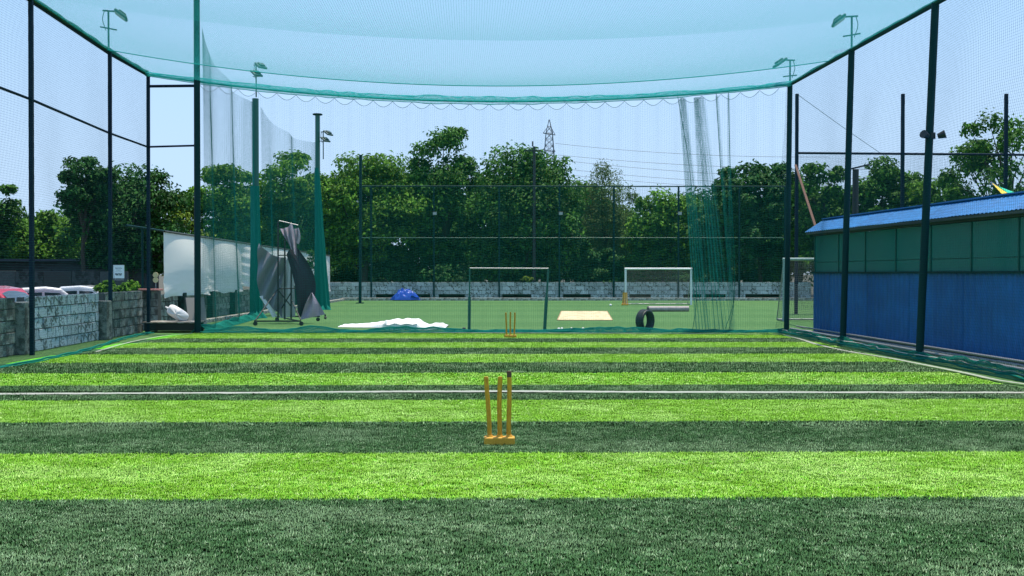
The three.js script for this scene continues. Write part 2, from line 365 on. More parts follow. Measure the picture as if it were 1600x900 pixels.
{ // back wall with low openings
  const A = V(-11.8, 0, -BZ), B = V(19, 0, -BZ), gaps = [];
  const X = px => (px - 800) / 1500 * BZ;
  for (const [a, b] of [[587, 672], [685, 726], [785, 830], [880, 923], [984, 1017], [1068, 1096], [1102, 1134], [1165, 1218]]) gaps.push([X(a) + 11.8, X(b) + 11.8]);
  const w = thing('block_wall', 'low whitewashed block wall with dark openings at its foot behind the far turf', 'wall', V(0, 0, -BZ));
  // foot course is built as piers between the openings
  const core = blockWall(w, A, B, 0.36, 1.14, 3, 0.52, 0.2, BACKW, 1);
  obj('mortar', core, mortar, w);
  let s = 0; const piers = [];
  for (const [a, b] of [...gaps, [99, 99]]) { const e = Math.min(a, 30.8); if (e > s + 0.05) piers.push([s, e]); s = b; if (s > 30.8) break; }
  for (const [a, b] of piers) { const n = Math.max(1, Math.round((b - a) / 0.55)); for (let i = 0; i < n; i++) obj('block', boxUV(box(-11.8 + lerp(a, b, i / n) + 0.006, -11.8 + lerp(a, b, (i + 1) / n) - 0.006, 0, 0.352, -BZ + rr(-0.006, 0.006), -BZ - 0.2, 0.012), 0.9), pick(BACKW), w); }
  obj('added_dark_backing', [box(-11.7, 19, 0.37, 0.42, -BZ - 0.21, -BZ - 1.1), box(-11.7, 19, -0.3, 0.36, -BZ - 1.0, -BZ - 1.1), box(-11.7, 19, -0.31, -0.02, -BZ + 0.3, -BZ - 0.99)], M.grey, w);  // unseen slabs added behind the openings to block light and keep them dark
  tag(obj('kerb', boxUV(box(-10.6, 19, -0.1, 0.17, -59.7, -60.0, 0.015), 0.9), M.kerb), 'white concrete kerb in front of the low back wall', 'kerb');
}

// ---------------------------------------------------------------- cage: side fences, roof net, end net
const HL = 7.34, HR = 7.06;
const LX = z => z < 19.9 ? lerp(-9.75, -9.96, (z - 12) / 7.9) : z < 24.7 ? lerp(-9.96, -10.34, (z - 19.9) / 4.8) : lerp(-10.34, -10.38, (z - 24.7) / 2.7);
{
  const f = thing('net_fence', 'tall net fence on slim navy posts along the block wall', 'fence', V(-10.2, 0, -20));
  for (const z of [15.1, 19.9, 24.7, 27.4]) obj('post', sqbar(V(LX(z), 0, -z), V(LX(z) + 0.03, HL + 0.03, -z), z > 27 ? 0.08 : 0.078), M.postNavy, f);
  for (const y of [5.3]) obj('mid_rail', [bar(V(LX(12), y, -12), V(LX(19.9), y, -19.9), 0.03), bar(V(LX(19.9), y, -19.9), V(LX(24.7), y, -24.7), 0.03), bar(V(LX(24.7), y, -24.7), V(LX(27.4), y, -27.4), 0.03)], M.postNavy, f);
  obj('top_rail', [bar(V(LX(12), HL, -12), V(LX(19.9), HL, -19.9), 0.04), bar(V(LX(19.9), HL, -19.9), V(LX(24.7), HL, -24.7), 0.04), bar(V(LX(24.7), HL, -24.7), V(LX(27.4), HL, -27.4), 0.04)], M.postNavy, f);
  obj('netting', netting((u, v) => {
    const z = lerp(12.5, 27.4, u), b = lerp(0.75, 0.15, sm((z - 19) / 8)), y = lerp(0.03, HL, v);
    const wv = 0.05 * Math.sin(z * 1.9 + y * 0.4) * Math.sin(Math.PI * v) + 0.04 * (vnoise(z * 1.3, y * 0.8, 3) - 0.5);
    return V(LX(z) + 0.06 + b * Math.pow(1 - v, 3.2) + wv, y, -z);
  }, 14.9, 7.3, 0.05, 0.0028, 40, 16), M.netDark, f);
  // hem cord and gathered selvedge along the foot
  const foot = z => LX(z) + 0.08 + lerp(0.75, 0.15, sm((z - 19) / 8));
  const pts = []; for (let z = 12.5; z <= 27.2; z += 0.35) pts.push(V(foot(z) + rr(-0.03, 0.03), 0.035 + rr(0, 0.02), -z));
  obj('foot_hem', [tube(pts, 0.02, 120, 6), tube(pts.map(p => V(p.x + 0.07 + rr(-0.04, 0.04), 0.03, p.z)), 0.014, 120, 5)], M.hem, f);
  const top = []; for (let z = 12.5; z <= 27.5; z += 0.4) top.push(V(LX(Math.min(z, 27.4)) + 0.05, HL + 0.05 + rr(-0.015, 0.02), -z));
  obj('head_hem', tube(top, 0.048, 120, 6), std(lin(0.004, 0.085, 0.065), 0.8), f);
  // frame that closes the corner to the tall pole
  obj('cross_rail', [bar(V(-10.36, 7.02, -27.4), V(-8.92, 6.98, -27.12), 0.04)], M.postNavy, f);
  obj('cross_rail', [bar(V(-10.36, 5.3, -27.4), V(-8.92, 5.3, -27.12), 0.028)], M.postNavy, f);
}
const RX = z => lerp(8.32, 7.84, (z - 15) / 12.4), RL = z => lerp(0.38, 0.07, (z - 15) / 12.4);
{
  const f = thing('net_fence', 'tall net fence on thick dark green posts in front of the blue shed', 'fence', V(8.1, 0, -20));
  for (const z of [15.2, 19.2, 23.2, 27.4]) obj('post', bar(V(RX(z), 0, -z), V(RX(z) + RL(z), HR + 0.04, -z), 0.075, 0.075, 12), M.post, f);
  const tr = z => V(RX(z) + RL(z), HR, -z);
  obj('top_rail', bar(tr(12), tr(27.4), 0.045), M.post, f);
  const top = []; for (let z = 12; z <= 27.5; z += 0.4) top.push(tr(z).add(V(-0.03, 0.03 + rr(-0.02, 0.02), 0)));
  obj('head_hem', tube(top, 0.042, 120, 6), std(lin(0.004, 0.075, 0.06), 0.8), f);
  obj('netting', netting((u, v) => {
    const z = lerp(12, 27.4, u), y = lerp(0.05, HR, v);
    const wv = 0.11 * Math.sin(z * 1.25 + 0.3 * y) * Math.sin(Math.PI * v) + 0.22 * (vnoise(z * 0.8, y * 0.75, 13) - 0.5) * Math.sin(Math.PI * v);
    return V(RX(z) + RL(z) * v - 0.1 - 0.25 * Math.pow(1 - v, 5) + wv, y + 0.05 * Math.sin(z * 1.6) * v * (1 - v), -z + 0.06 * Math.sin(y * 2 + z));
  }, 15.4, 7.0, 0.05, 0.0030, 60, 24), M.netDark, f);
  // pipes and gathered net along the foot
  obj('foot_rail', [bar(V(RX(12) + 0.05, 0.13, -12), V(RX(27.2) + 0.05, 0.13, -27.2), 0.03), bar(V(RX(12) + 0.22, 0.24, -12), V(RX(27.2) + 0.22, 0.2, -27.2), 0.022)], M.steel, f);
  const pts = []; for (let z = 12; z <= 27.3; z += 0.35) pts.push(V(RX(z) - 0.3 + rr(-0.05, 0.05), 0.045 + rr(0, 0.03), -z));
  obj('foot_hem', [tube(pts, 0.018, 120, 6), tube(pts.map(p => V(p.x + 0.14 + rr(-0.07, 0.07), 0.04 + rr(0, 0.05), p.z)), 0.015, 120, 5)], M.hem, f);
  obj('foot_slack', netting((u, v) => { const z = lerp(12, 27.2, u), h = 0.16 * vnoise(z * 1.1, 3, 51) + 0.05; return V(RX(z) - 0.36 + 0.42 * v, 0.02 + h * Math.sin(Math.PI * v) * (0.6 + 0.5 * vnoise(z * 5, v * 3, 52)), -z); }, 15.2, 1.1, 0.05, 0.007, 150, 8), M.hem, f);
  obj('foot_cord', tube(pts.map(p => V(p.x + 0.08 + rr(-0.04, 0.04), 0.1 + rr(-0.02, 0.03), p.z)), 0.010, 140, 5), M.rope, f);
  tag(obj('plinth', boxUV(box(8.55, 8.7, -0.1, 0.1, 0, -14.6, 0.01), 0.9).applyMatrix4(new THREE.Matrix4().makeRotationY(0.065)).translate(0.6, 0, -12), M.kerb), 'thin concrete plinth strip in front of blue corrugated shed', 'plinth');
}
groundLine('border_line', [G(1226, 525.5), G(1245, 530), G(1280, 541), G(1330, 552), G(1390, 562), G(1441, 572), G(1510, 586), G(1560, 597), G(1640, 609), G(1800, 640)], 0.10, 'dusty white border line curving along the foot of the right net fence');
groundLine('border_line', [G(150, 552), G(190, 540), G(225, 532), G(262, 526), G(300, 523)], 0.07, 'dusty white border line at the corner below the low bench');
groundLine('border_line', [G(380, 520.6), G(560, 521), G(800, 522), G(1000, 522.6), G(1225, 524)], 0.12, 'thin white line along the foot of the end net');

const sag = (u, d) => -4 * d * u * (1 - u);
{ // roof
  const r = thing('roof_net', 'sagging teal net roof slung between the two net fences', 'net', V(-1, 6.4, -18));
  const yAt = (u, z) => lerp(HL, HR, u) + sag(u, 0.72) + 0.03;
  const XA = z => LX(Math.min(z, 27.4)), XB = z => RX(z) + RL(z);
  const near = (u, v, off) => { const z = lerp(10, 24.4, v), k = (z % 4.8) / 4.8; return V(lerp(XA(z), XB(z), u), yAt(u, z) - 0.12 * Math.sin(Math.PI * Math.min(1, Math.abs(((z - 10) / 4.8) % 1))) * Math.sin(Math.PI * u) + off, -z - 0.3 * Math.sin(Math.PI * u)); };
  obj('netting', netting((u, v) => near(u, v, 0), 18.3, 14.4, 0.045, 0.0031, 30, 26), M.netRoof, r);
  const far = (u, v) => { const z = lerp(24.4, 27.3, v); return V(lerp(XA(24.4) * (1 - v) + XA(27.3) * v, XB(z), u), lerp(yAt(u, z), lerp(HL, HR, u) + sag(u, 0.62), v) - 0.1 * Math.sin(Math.PI * v) * Math.sin(Math.PI * u), -z - 0.3 * Math.sin(Math.PI * u) * (1 - v)); };
  obj('netting', netting(far, 18.3, 3.0, 0.05, 0.0026, 30, 8), M.netRoof, r);
  const cab = v => { const p = []; for (let i = 0; i <= 30; i++) p.push(far(i / 30, v)); return p; };
  obj('cable', tube(cab(0), 0.012, 90, 6), M.netRoof, r);
  obj('cable', tube(cab(1), 0.03, 90, 6), M.netRoof, r);
  // slack of the net gathered over the far cable
  obj('gathered_net', netting((u, v) => { const p = far(u, 1), w = 0.22 * (0.55 + 0.45 * Math.sin(Math.PI * u)) * (0.8 + 0.5 * vnoise(u * 60, 1, 7)); return V(p.x, p.y + w * Math.sin(v * 5.6) * 0.4 + 0.22 * w * (1 - v), p.z - 0.16 * Math.cos(v * 5.6) + 0.05 * vnoise(u * 90, v * 3, 8)); }, 18.3, 1.3, 0.04, 0.006, 160, 10), M.netRoof, r);
}
{ // end net hanging from the far cable, laced with scallops
  const e = thing('end_net', 'sheer teal end net laced to a cable in scallops across the far end', 'net', V(-0.5, 0, -27.4));
  const topY = x => { const u = (x + 10.38) / 18.28; return lerp(HL, HR, u) + sag(u, 0.62) - 0.06; };
  const x0 = -8.9, x1 = 7.8;
  const curtain = (xa, xb, W, mesh, dia, seed) => netting((u, v) => {
    const s = lerp(xa, xb, u), yt = topY(s) - 0.16 * Math.abs(Math.sin((s - x0) * Math.PI / 0.55)) - 0.02;
    return V(s + 0.03 * Math.sin(s * 11.4), lerp(0.03, yt, v), -27.4 + 0.07 * Math.sin(s * 11.4 + seed) * (0.35 + 0.65 * v) + 0.12 * (vnoise(s * 0.9, v * 2, seed) - 0.5));
  }, W, 6.8, mesh, dia, 130, 10);
  obj('netting', curtain(x0, x1, 16.7, 0.05, 0.0025, 1), M.net, e);
  const loops = []; for (let x = x0; x < x1 - 0.3; x += 0.55) { const p = []; for (let k = 0; k <= 8; k++) { const s = x + 0.55 * k / 8; p.push(V(s, topY(s) - 0.17 * Math.sin(Math.PI * k / 8), -27.4)); } loops.push(tube(p, 0.006, 10, 4)); }
  obj('lacing_cord', loops, M.lace, e);
  // part of the net drawn together in hanging folds
  const bunch = (pxT, pxB, wT, wB, W, n) => netting((u, v) => {
    const t = P(pxT, 143, 27.3), b = P(pxB, 519, 27.3), k = Math.pow(1 - v, 0.9), w = lerp(wT, wB, k), f = Math.sin(u * n * 6.283 + v * 1.3);
    return V(lerp(b.x, t.x, v) + (u - 0.5) * w + 0.02 * f, lerp(0.04, topY(t.x) - 0.05, v), -27.3 + 0.06 * f + 0.1 * (1 - v) * (u - 0.5));
  }, W, 6.8, 0.05, 0.0026, Math.round(n * 8), 14);
  const fm = std(lin(0.01, 0.30, 0.25), 0.75);
  obj('gathered_fold', bunch(1066, 1098, 0.16, 0.42, 3.2, 5), fm, e);
  obj('gathered_fold', bunch(1090, 1124, 0.05, 0.34, 1.6, 3), fm, e);
  obj('gathered_fold', bunch(1096, 1136, 0.14, 0.30, 1.2, 3), fm, e);
  obj('gathered_fold', bunch(1120, 1146, 0.03, 0.1, 0.5, 2), fm, e);
  obj('gathered_fold', bunch(1138, 1143, 0.03, 0.08, 0.4, 2), fm, e);
  obj('gathered_fold', bunch(1086, 1114, 0.02, 0.5, 1.2, 4), fm, e);
  obj('edge_cord', [tube([P(1119, 145, 27.35), P(1126, 260, 27.35), P(1137, 400, 27.35), P(1146, 470, 27.35), P(1132, 517, 27.35)], 0.008, 40, 4), tube([P(1138, 143, 27.35), P(1141, 260, 27.35), P(1147, 470, 27.35), P(1139, 515, 27.35)], 0.008, 40, 4), tube([P(1058, 145, 27.35), P(1078, 270, 27.35), P(1088, 470, 27.35), P(1082, 517, 27.35)], 0.008, 40, 4)], M.hem, e);
  // slack lying on the turf
  const heap = netting((u, v) => { const x = lerp(-8.7, 7.7, u), h = 0.10 + 0.12 * Math.pow(vnoise(x * 0.9, 2, 31), 2) * 2; return V(x, 0.012 + h * Math.sin(Math.PI * v) * (0.6 + 0.4 * vnoise(x * 4, v * 3, 32)), -27.0 - 0.55 * v + 0.05 * vnoise(x * 3, v, 33)); }, 16.4, 1.2, 0.05, 0.011, 170, 8);
  obj('foot_slack', heap, M.hem, e);
  const cord = []; for (let x = -8.8; x < 7.8; x += 0.4) cord.push(V(x, 0.03 + rr(0, 0.03), -27.05 + rr(-0.05, 0.05)));
  obj('foot_cord', tube(cord, 0.018, 150, 5), M.hem, e);
}
// tall poles on the left with the net slung from one to the next
const poleList = [];
function pole(base, h, r, label, wrap) {
  const p = thing('tall_pole', label, 'pole', base, 'tall poles of the slung net');
  obj('shaft', bar(base, V(base.x + 0.02, h, base.z), r, r * 0.92, 14), wrap ? M.postGreen : M.post, p);
  if (h > 9 && h < 10) obj('cap', bar(V(base.x + 0.02, h, base.z), V(base.x + 0.02, h + 0.05, base.z), r * 1.9, r * 1.9, 12), M.post, p);
  if (wrap) {
    obj('gathered_net', sheet((u, v) => { const a = u * 6.283, w = lerp(wrap[1], wrap[0], Math.pow(v, 0.8)), k = w * (1 + 0.10 * Math.sin(a * 9) + 0.05 * Math.sin(a * 4 + v * 9)); return V(base.x + wrap[3] * (1 - v) + k * Math.cos(a), lerp(0.05, wrap[2], v), base.z + 0.04 + k * 0.8 * Math.sin(a)); }, 72, 30), M.hem, p);
    obj('foot_heap', sheet((u, v) => { const a = u * 6.283, k = 0.05 + v * (0.26 + 0.08 * Math.sin(a * 5 + 1)); return V(base.x + wrap[3] + k * Math.cos(a) * 1.2, 0.30 * (1 - v * v) * (0.85 + 0.15 * Math.sin(a * 7)), base.z + 0.15 + k * Math.sin(a)); }, 40, 8), M.hem, p);
  }
  return p;
}
const P1 = V(-8.88, 0, -27.1), P2 = V(-9.72, 0, -36.4), P3 = V(-9.05, 0, -44.7);
pole(P1, 10.3, 0.09, 'tall dark green pole beside the low bench');
pole(P2, 8.3, 0.13, 'tall green pole wrapped in net, carrying two small lamps', [0.15, 0.24, 5.0, 0.04]);
pole(P3, 9.05, 0.12, 'tall green pole with flat cap and net bundled down its side', [0.1, 0.36, 6.6, 0.22]);
{
  const s = thing('slung_net', 'teal side net slung low between the tall poles', 'net', V(-9.4, 0, -35));
  const span = (a, ya, b, yb, d) => netting((u, v) => { const x = lerp(a.x, b.x, u), z = lerp(a.z, b.z, u), yt = lerp(ya, yb, u) + sag(u, d); return V(x + 0.10 * Math.sin(u * 15 + v * 2) * (1 - 0.5 * v) + 0.12 * (vnoise(u * 7, v * 2, 4) - 0.5), lerp(0.03, yt, v), z + 0.05 * Math.sin(u * 34)); }, a.distanceTo(b) * 1.15, 8, 0.05, 0.0032, 50, 14);
  obj('netting', span(P1.clone().add(V(0.1, 0, 0)), 8.6, P2, 8.18, 0.55), M.net, s);
  obj('netting', span(P2.clone().add(V(0.15, 0, 0)), 8.0, P3, 7.8, 0.4), M.net, s);
  const heap = netting((u, v) => { const x = lerp(-8.85, -9.7, u), z = lerp(-27.2, -36.2, u); return V(x + (v - 0.5) * 0.5, 0.02 + 0.22 * Math.sin(Math.PI * v) * (0.5 + 0.5 * vnoise(u * 18, v * 2, 44)), z); }, 9.2, 1.1, 0.05, 0.011, 70, 8);
  obj('foot_slack', heap, M.hem, s);
}

// ---------------------------------------------------------------- floodlights
function floodlight(base, h, dir, label, heads = 1) { // dir: unit vector the lamp leans towards
  const f = thing('floodlight', label, 'floodlight', base, 'floodlights above the nets');
  const side = V(-dir.z, 0, dir.x), T = base.clone().add(V(0, h, 0));
  obj('mast', bar(base, T, 0.025), M.lamp, f);
  obj('cross_arm', sqbar(T.clone().addScaledVector(dir, 0.18).add(V(0, 0.02, 0)), T.clone().addScaledVector(dir, -0.14).add(V(0, 0.02, 0)), 0.035), M.lamp, f);
  obj('cross_arm', sqbar(T.clone().add(V(0, -0.45, 0)).addScaledVector(dir, 0.2), T.clone().add(V(0, -0.4, 0)).addScaledVector(dir, -0.2), 0.03), M.lamp, f);
  obj('cable', tube([T.clone().addScaledVector(dir, -0.1), T.clone().add(V(0, -0.2, 0)).addScaledVector(dir, -0.14), T.clone().add(V(0, -0.48, 0)).addScaledVector(dir, -0.06)], 0.01, 12, 4), M.lamp, f);
  for (let k = 0; k < heads; k++) {
    const c = T.clone().addScaledVector(dir, 0.3).add(V(0, -0.06 - 0.32 * k, 0)).addScaledVector(side, k * 0.2);
    const m = new THREE.Matrix4().makeBasis(side, V(0, 1, 0), dir.clone().negate());
    const put = g => g.rotateX(0.0).applyMatrix4(new THREE.Matrix4().makeRotationX(-0.62)).applyMatrix4(m).translate(c.x, c.y, c.z);
    const hd = obj('lamp_head', [put(new RoundedBoxGeometry(0.40, 0.07, 0.36, 2, 0.03)), put(new RoundedBoxGeometry(0.24, 0.06, 0.2, 1, 0.02).translate(0, 0.06, 0))], M.lamp, f);
    obj('lamp_glass', put(new THREE.BoxGeometry(0.34, 0.012, 0.30).translate(0, -0.038, 0)), M.lampGlass, hd);
  }
  return f;
}
const dn = (x, z) => V(x, 0, z).normalize();
floodlight(V(LX(24.7) + 0.0, HL + 0.08, -24.7), 0.98, dn(0.9, -0.3), 'green floodlight on the middle post of the navy net fence');
floodlight(V(RX(23.2) + RL(23.2), HR + 0.08, -23.2), 0.72, dn(-0.9, -0.2), 'green floodlight on the second thick post of the shed side fence');
floodlight(V(RX(27.4) + RL(27.4), HR + 0.06, -27.4), 0.62, dn(-0.95, 0.1), 'green floodlight on the corner post of the shed side fence');
floodlight(V(P2.x + 0.05, 8.36, -36.4), 1.2, dn(0.6, 0.5), 'pair of small floodlights on top of the wrapped pole', 2);
floodlight(V(P3.x + 0.28, 7.0, -44.7), 1.25, dn(0.7, 0.4), 'pair of small floodlights beside the flat capped pole', 2);

// ---------------------------------------------------------------- back fence on the wall
{
  const f = thing('net_fence', 'dark post and rail net fence standing along the low back wall', 'fence', V(3, 0, -BZ - 0.5));
  const X = px => (px - 800) / 1500 * (BZ - 0.1), Z = -BZ + 0.1;
  for (const px of [580, 678, 780, 874, 959, 1060, 1155, 1226]) obj('post', sqbar(V(X(px), -0.1, Z), V(X(px), 7.2, Z), 0.10), M.post, f);
  obj('rail', bar(V(X(565), 7.22, Z), V(X(1232), 7.2, Z), 0.045, 0.045, 6), M.post, f);
  obj('rail', bar(V(X(565), 3.95, Z), V(X(1232), 3.95, Z), 0.03, 0.03, 6), M.postGreen, f);
  obj('netting', netting((u, v) => V(lerp(X(565), X(1232), u), lerp(1.1, 7.2, v), Z + 0.08 + 0.05 * Math.sin(u * 90)), 27.3, 6.1, 0.09, 0.0055, 40, 6), M.netDark, f);
  for (const px of [680, 876, 1061]) { const l = obj('lamp_box', box(X(px) - 0.14, X(px) + 0.14, 5.36, 5.58, Z + 0.1, Z + 0.26, 0.02), M.lamp, f); obj('lamp_glass', box(X(px) - 0.11, X(px) + 0.11, 5.39, 5.55, Z + 0.262, Z + 0.27), M.lampGlass, l); }
  const q = thing('fence_post', 'lone tall dark post at the corner of the back wall', 'post', V(-8.5, 0, -54));
  obj('shaft', sqbar(V(-8.5 - 0.05, 0, -54), V(-8.5, 8.35, -54), 0.15), M.post, q);
  obj('foot_plate', box(-8.75, -8.35, 0, 0.05, -53.8, -54.2), M.post, q);
}
{ // fence behind the shed
  const f = thing('net_fence', 'tall thin post fence with one rail behind the blue shed', 'fence', V(17, 0, -40));
  for (const px of [1244, 1409, 1570, 1730]) { const x = (px - 800) / 1500 * 40; obj('post', sqbar(V(x, -0.3, -40), V(x, 9.15, -40), 0.12), M.postNavy, f); }
  obj('rail', bar(V(11.8, 6.7, -40), V(24.8, 6.6, -40), 0.05), M.postNavy, f);
  obj('cable', tube([V(11.9, 9.1, -40), V(14, 7.6, -40), V(16.2, 6.1, -40)], 0.012, 20, 4), M.lace, f);
  obj('netting', netting((u, v) => V(lerp(11.8, 24.8, u), lerp(0.2, 6.6, v), -40 + 0.1 * Math.sin(u * 40)), 13, 6.4, 0.06, 0.005, 30, 8), M.netDark, f);
  const b = thing('brace', 'rusty slanting brace leaning to the end of the blue roof', 'brace', V(9, 2.8, -30));
  obj('bar', sqbar(P(1243, 258, 33), P(1276, 360, 28.5), 0.07, 0.05), M.rust, b);
  obj('foot_plate', sqbar(P(1272, 356, 28.6), P(1279, 363, 28.4), 0.16, 0.12), M.rust, b);
  const p = thing('vent_pipe', 'dark vent pipe rising behind the blue shed roof', 'pipe', V(11.2, 0, -31));
  obj('shaft', bar(V(11.05, -0.3, -31), V(11.08, 5.05, -31), 0.10), M.blackSteel, p);
  obj('hood', sqbar(V(10.9, 5.06, -31), V(11.5, 5.2, -31), 0.16, 0.05), M.blackSteel, p);
  const d = thing('dark_lamp', 'dark twin spotlight clamped on the thick post in front of the shed', 'lamp', V(8.35, 5.0, -19.2));
  for (const s of [-1, 1]) obj('lamp_head', bar(V(8.36 + s * 0.10, 4.42, -19.12), V(8.36 + s * 0.22, 4.46, -19.05), 0.05, 0.085, 10), M.blackSteel, d);
  obj('clamp', bar(V(8.36, 4.38, -19.2), V(8.36, 4.5, -19.2), 0.085, 0.085, 10), M.blackSteel, d);
}

// ---------------------------------------------------------------- blue shed
{
  const A = V(8.36, 0, -26.6), B = V(9.95, 0, -10), d = B.clone().sub(A), L = d.length(), t = d.clone().normalize(), n = V(t.z, 0, -t.x); // n points away from the turf
  if (n.x < 0) n.negate();
  const at = (s, o, y) => A.clone().addScaledVector(t, s).addScaledVector(n, o).setY(y);
  const sh = thing('shed', 'long blue corrugated shed with dark window band behind the right net fence', 'shed', V(10.5, 0, -18));
  const BL = [0, 1, 2].map(i => std(lin(0.004, 0.135 + 0.01 * i, 0.43 + 0.025 * i), 0.5, { map: faded }));
  const RB = [0, 1, 2].map(i => std(lin(0.015, 0.22 + 0.015 * i, 0.60 + 0.03 * i), 0.5, { map: grit }));
  const np = 16, w = L / np, wave = (s, per, a) => a * Math.max(-1, Math.min(1, 1.7 * Math.sin(s / per * 6.283)));
  for (let i = 0; i < np; i++) obj('wall_sheet', sheet((u, v) => { const s = i * w + u * (w + 0.03); return at(s, -wave(s, 0.2, 0.014) + (i % 2) * 0.006, lerp(0.06, 1.7, v)); }, 56, 1), BL[i % 3], sh).geometry.attributes.uv.array.forEach((q, k, a) => { a[k] = q * (k % 2 ? 1 : 0.6) + hash(i, k % 2, 9); });
  obj('sill', sqbar(at(0, -0.03, 1.72), at(L, -0.03, 1.72), 0.08, 0.04), M.post, sh);
  obj('base_beam', sqbar(at(0, 0.02, 0.03), at(L, 0.02, 0.03), 0.12, 0.16), M.grey, sh);
  const nw = 11, ww = L / nw, glass = new THREE.MeshPhysicalMaterial({ color: lin(0.012, 0.24, 0.20), roughness: 0.25, transmission: 0.35, thickness: 0, side: THREE.DoubleSide });
  for (let i = 0; i < nw; i++) {
    const win = obj('window', [sqbar(at(i * ww + 0.03, 0.02, 1.74), at(i * ww + 0.03, 0.02, 2.72), 0.04)], M.postGreen, sh);
    obj('pane', sheet((u, v) => at(i * ww + 0.06 + u * (ww - 0.06), 0.02, lerp(1.742, 2.72, v)), 1, 1), glass, win);
    obj('transom', sqbar(at(i * ww + 0.065, 0.03, 2.0), at(i * ww + ww - 0.005, 0.03, 2.0), 0.02), M.postGreen, win);
  }
  obj('eaves_beam', sqbar(at(0, 0.02, 2.78), at(L, 0.02, 2.78), 0.1, 0.1), M.grey, sh);
  obj('gutter', sqbar(at(-0.05, -0.16, 2.80), at(L, -0.16, 2.80), 0.10, 0.06), std(lin(0.10, 0.12, 0.11), 0.7, { map: stain }), sh);
  for (let i = 0; i < np; i++) obj('roof_sheet', sheet((u, v) => { const s = -0.1 + i * w + u * (w + 0.03), k = v * 0.75; return at(s, -0.22 + k * 0.75, 2.84 + 0.36 * v + wave(s, 0.13, 0.007) + (i % 2) * 0.005); }, 64, 2), RB[i % 3], sh);
  obj('roof_back', sheet((u, v) => at(-0.1 + u * (L + 0.1), 0.34 + v * 3.6, 3.17 - 0.3 * v), 2, 2), RB[0], sh);
  obj('ridge_cap', sqbar(at(-0.1, 0.36, 3.21), at(L, 0.36, 3.21), 0.2, 0.03), RB[1], sh);
  obj('back_wall', sqbar(at(0, 3.7, 1.45), at(L, 3.7, 1.45), 0.1, 2.9), M.grey, sh);
  obj('end_wall', sqbar(at(0.05, 0.06, 1.4), at(0.05, 3.64, 1.4), 0.05, 2.7), BL[0], sh);
  obj('end_wall', sqbar(at(L - 0.05, 0.06, 1.4), at(L - 0.05, 3.64, 1.4), 0.05, 2.7), BL[0], sh);
  obj('floor', sqbar(at(0.1, 1.9, 0.05), at(L - 0.1, 1.9, 0.05), 3.4, 0.06), M.grey, sh);
  for (let i = 1; i < 6; i++) obj('inner_post', sqbar(at(i * 2.6, 1.6, 0.1), at(i * 2.6, 1.6, 2.9), 0.12), M.steel, sh);
  for (const s of [2.2, 6.0, 9.1]) obj('inner_panel', sqbar(at(s, 2.4, 1.7), at(s + 1.1, 2.4, 1.7), 0.04, 1.5), M.white, sh);
  // stretched pennant on the roof
  const fl = thing('pennant', 'yellow and green pointed canopy tip above the blue roof', 'canopy', P(1575, 304, 20));
  const a = P(1549, 285, 20), b1 = P(1569, 307, 19.6), c1 = P(1581, 306, 19.8), e1 = P(1592, 303, 20.4);
  const tri = (p, q, r) => sheet((u, v) => p.clone().lerp(q.clone().lerp(r, u), v).add(V(0, 0.015 * Math.sin(u * 3.14) * v, 0.02 * Math.sin(u * 3.14) * v)), 6, 8);
  obj('yellow_cloth', tri(a, b1, c1), std(lin(0.75, 0.55, 0.05), 0.7), fl);
  obj('green_cloth', tri(P(1560, 291, 20), c1, e1), std(lin(0.01, 0.5, 0.30), 0.7), fl);
  obj('pole', bar(a, P(1583, 312, 20.6), 0.02), M.steel, fl);
}

// ---------------------------------------------------------------- stumps
const yel = std(lin(0.92, 0.42, 0.01), 0.5, { map: grit, bumpMap: grit, bumpScale: 0.002 }), yel2 = std(lin(0.95, 0.48, 0.03), 0.55, { map: grit });
function stumpSet(base, label, tops, wBase, hs, r, yaw, capped) {
  const s = thing('cricket_stumps', label, 'stumps', base);
  s.rotation.y = yaw;
  const b = V(base.x, 0, base.z), dep = 0.12;
  tops.forEach(([x0, x1, h], i) => {
    obj('base_block', new RoundedBoxGeometry(wBase / 3 + 0.004, 0.084 + 0.006 * (i % 2), dep - 0.010 * (i % 2), 2, 0.014).translate(b.x + x0, 0.046 - 0.003 * (i % 2), b.z), yel2, s);
    obj('collar', bar(V(b.x + x0, 0.08, b.z), V(b.x + x0 + 0.002, 0.105, b.z), r * 1.6, r * 1.25, 14), yel2, s);
    const pts = []; for (let k = 0; k <= 5; k++) { const t = k / 5; pts.push(V(b.x + lerp(x0, x1, t) + 0.004 * Math.sin(t * 5 + i * 2), lerp(0.07, h, t), b.z - 0.012 * t)); }
    const st = obj('stump', [tube(pts, r, 14, 14), bar(V(b.x + x1 + 0.004 * Math.sin(5 + i * 2), h - 0.012, b.z - 0.012), V(b.x + x1 + 0.004 * Math.sin(5 + i * 2), h + 0.003, b.z - 0.012), r * 1.04, r * 0.9, 14)], yel, s);
    if (capped === i) obj('worn_tip', bar(V(b.x + x1 + 0.004 * Math.sin(5 + i * 2), h - 0.03, b.z - 0.012), V(b.x + x1 + 0.004 * Math.sin(5 + i * 2), h + 0.028, b.z - 0.012), r * 1.08, r * 1.05, 14), std(lin(0.10, 0.045, 0.025), 0.8), st);
  });
  return s;
}
stumpSet(G(780.5, 696), 'orange yellow cricket stumps with one taller dark tipped stick, on a jointed base', [[-0.098, -0.128, 0.675], [0.0, 0.004, 0.675], [0.096, 0.094, 0.705]], 0.32, 0.7, 0.0225, 0.02, 2);
stumpSet(G(797.5, 528.5), 'slim yellow cricket stumps with three equal sticks, in front of the end net', [[-0.105, -0.115, 0.67], [0, 0, 0.68], [0.105, 0.115, 0.67]], 0.32, 0.7, 0.021, 0, -1);
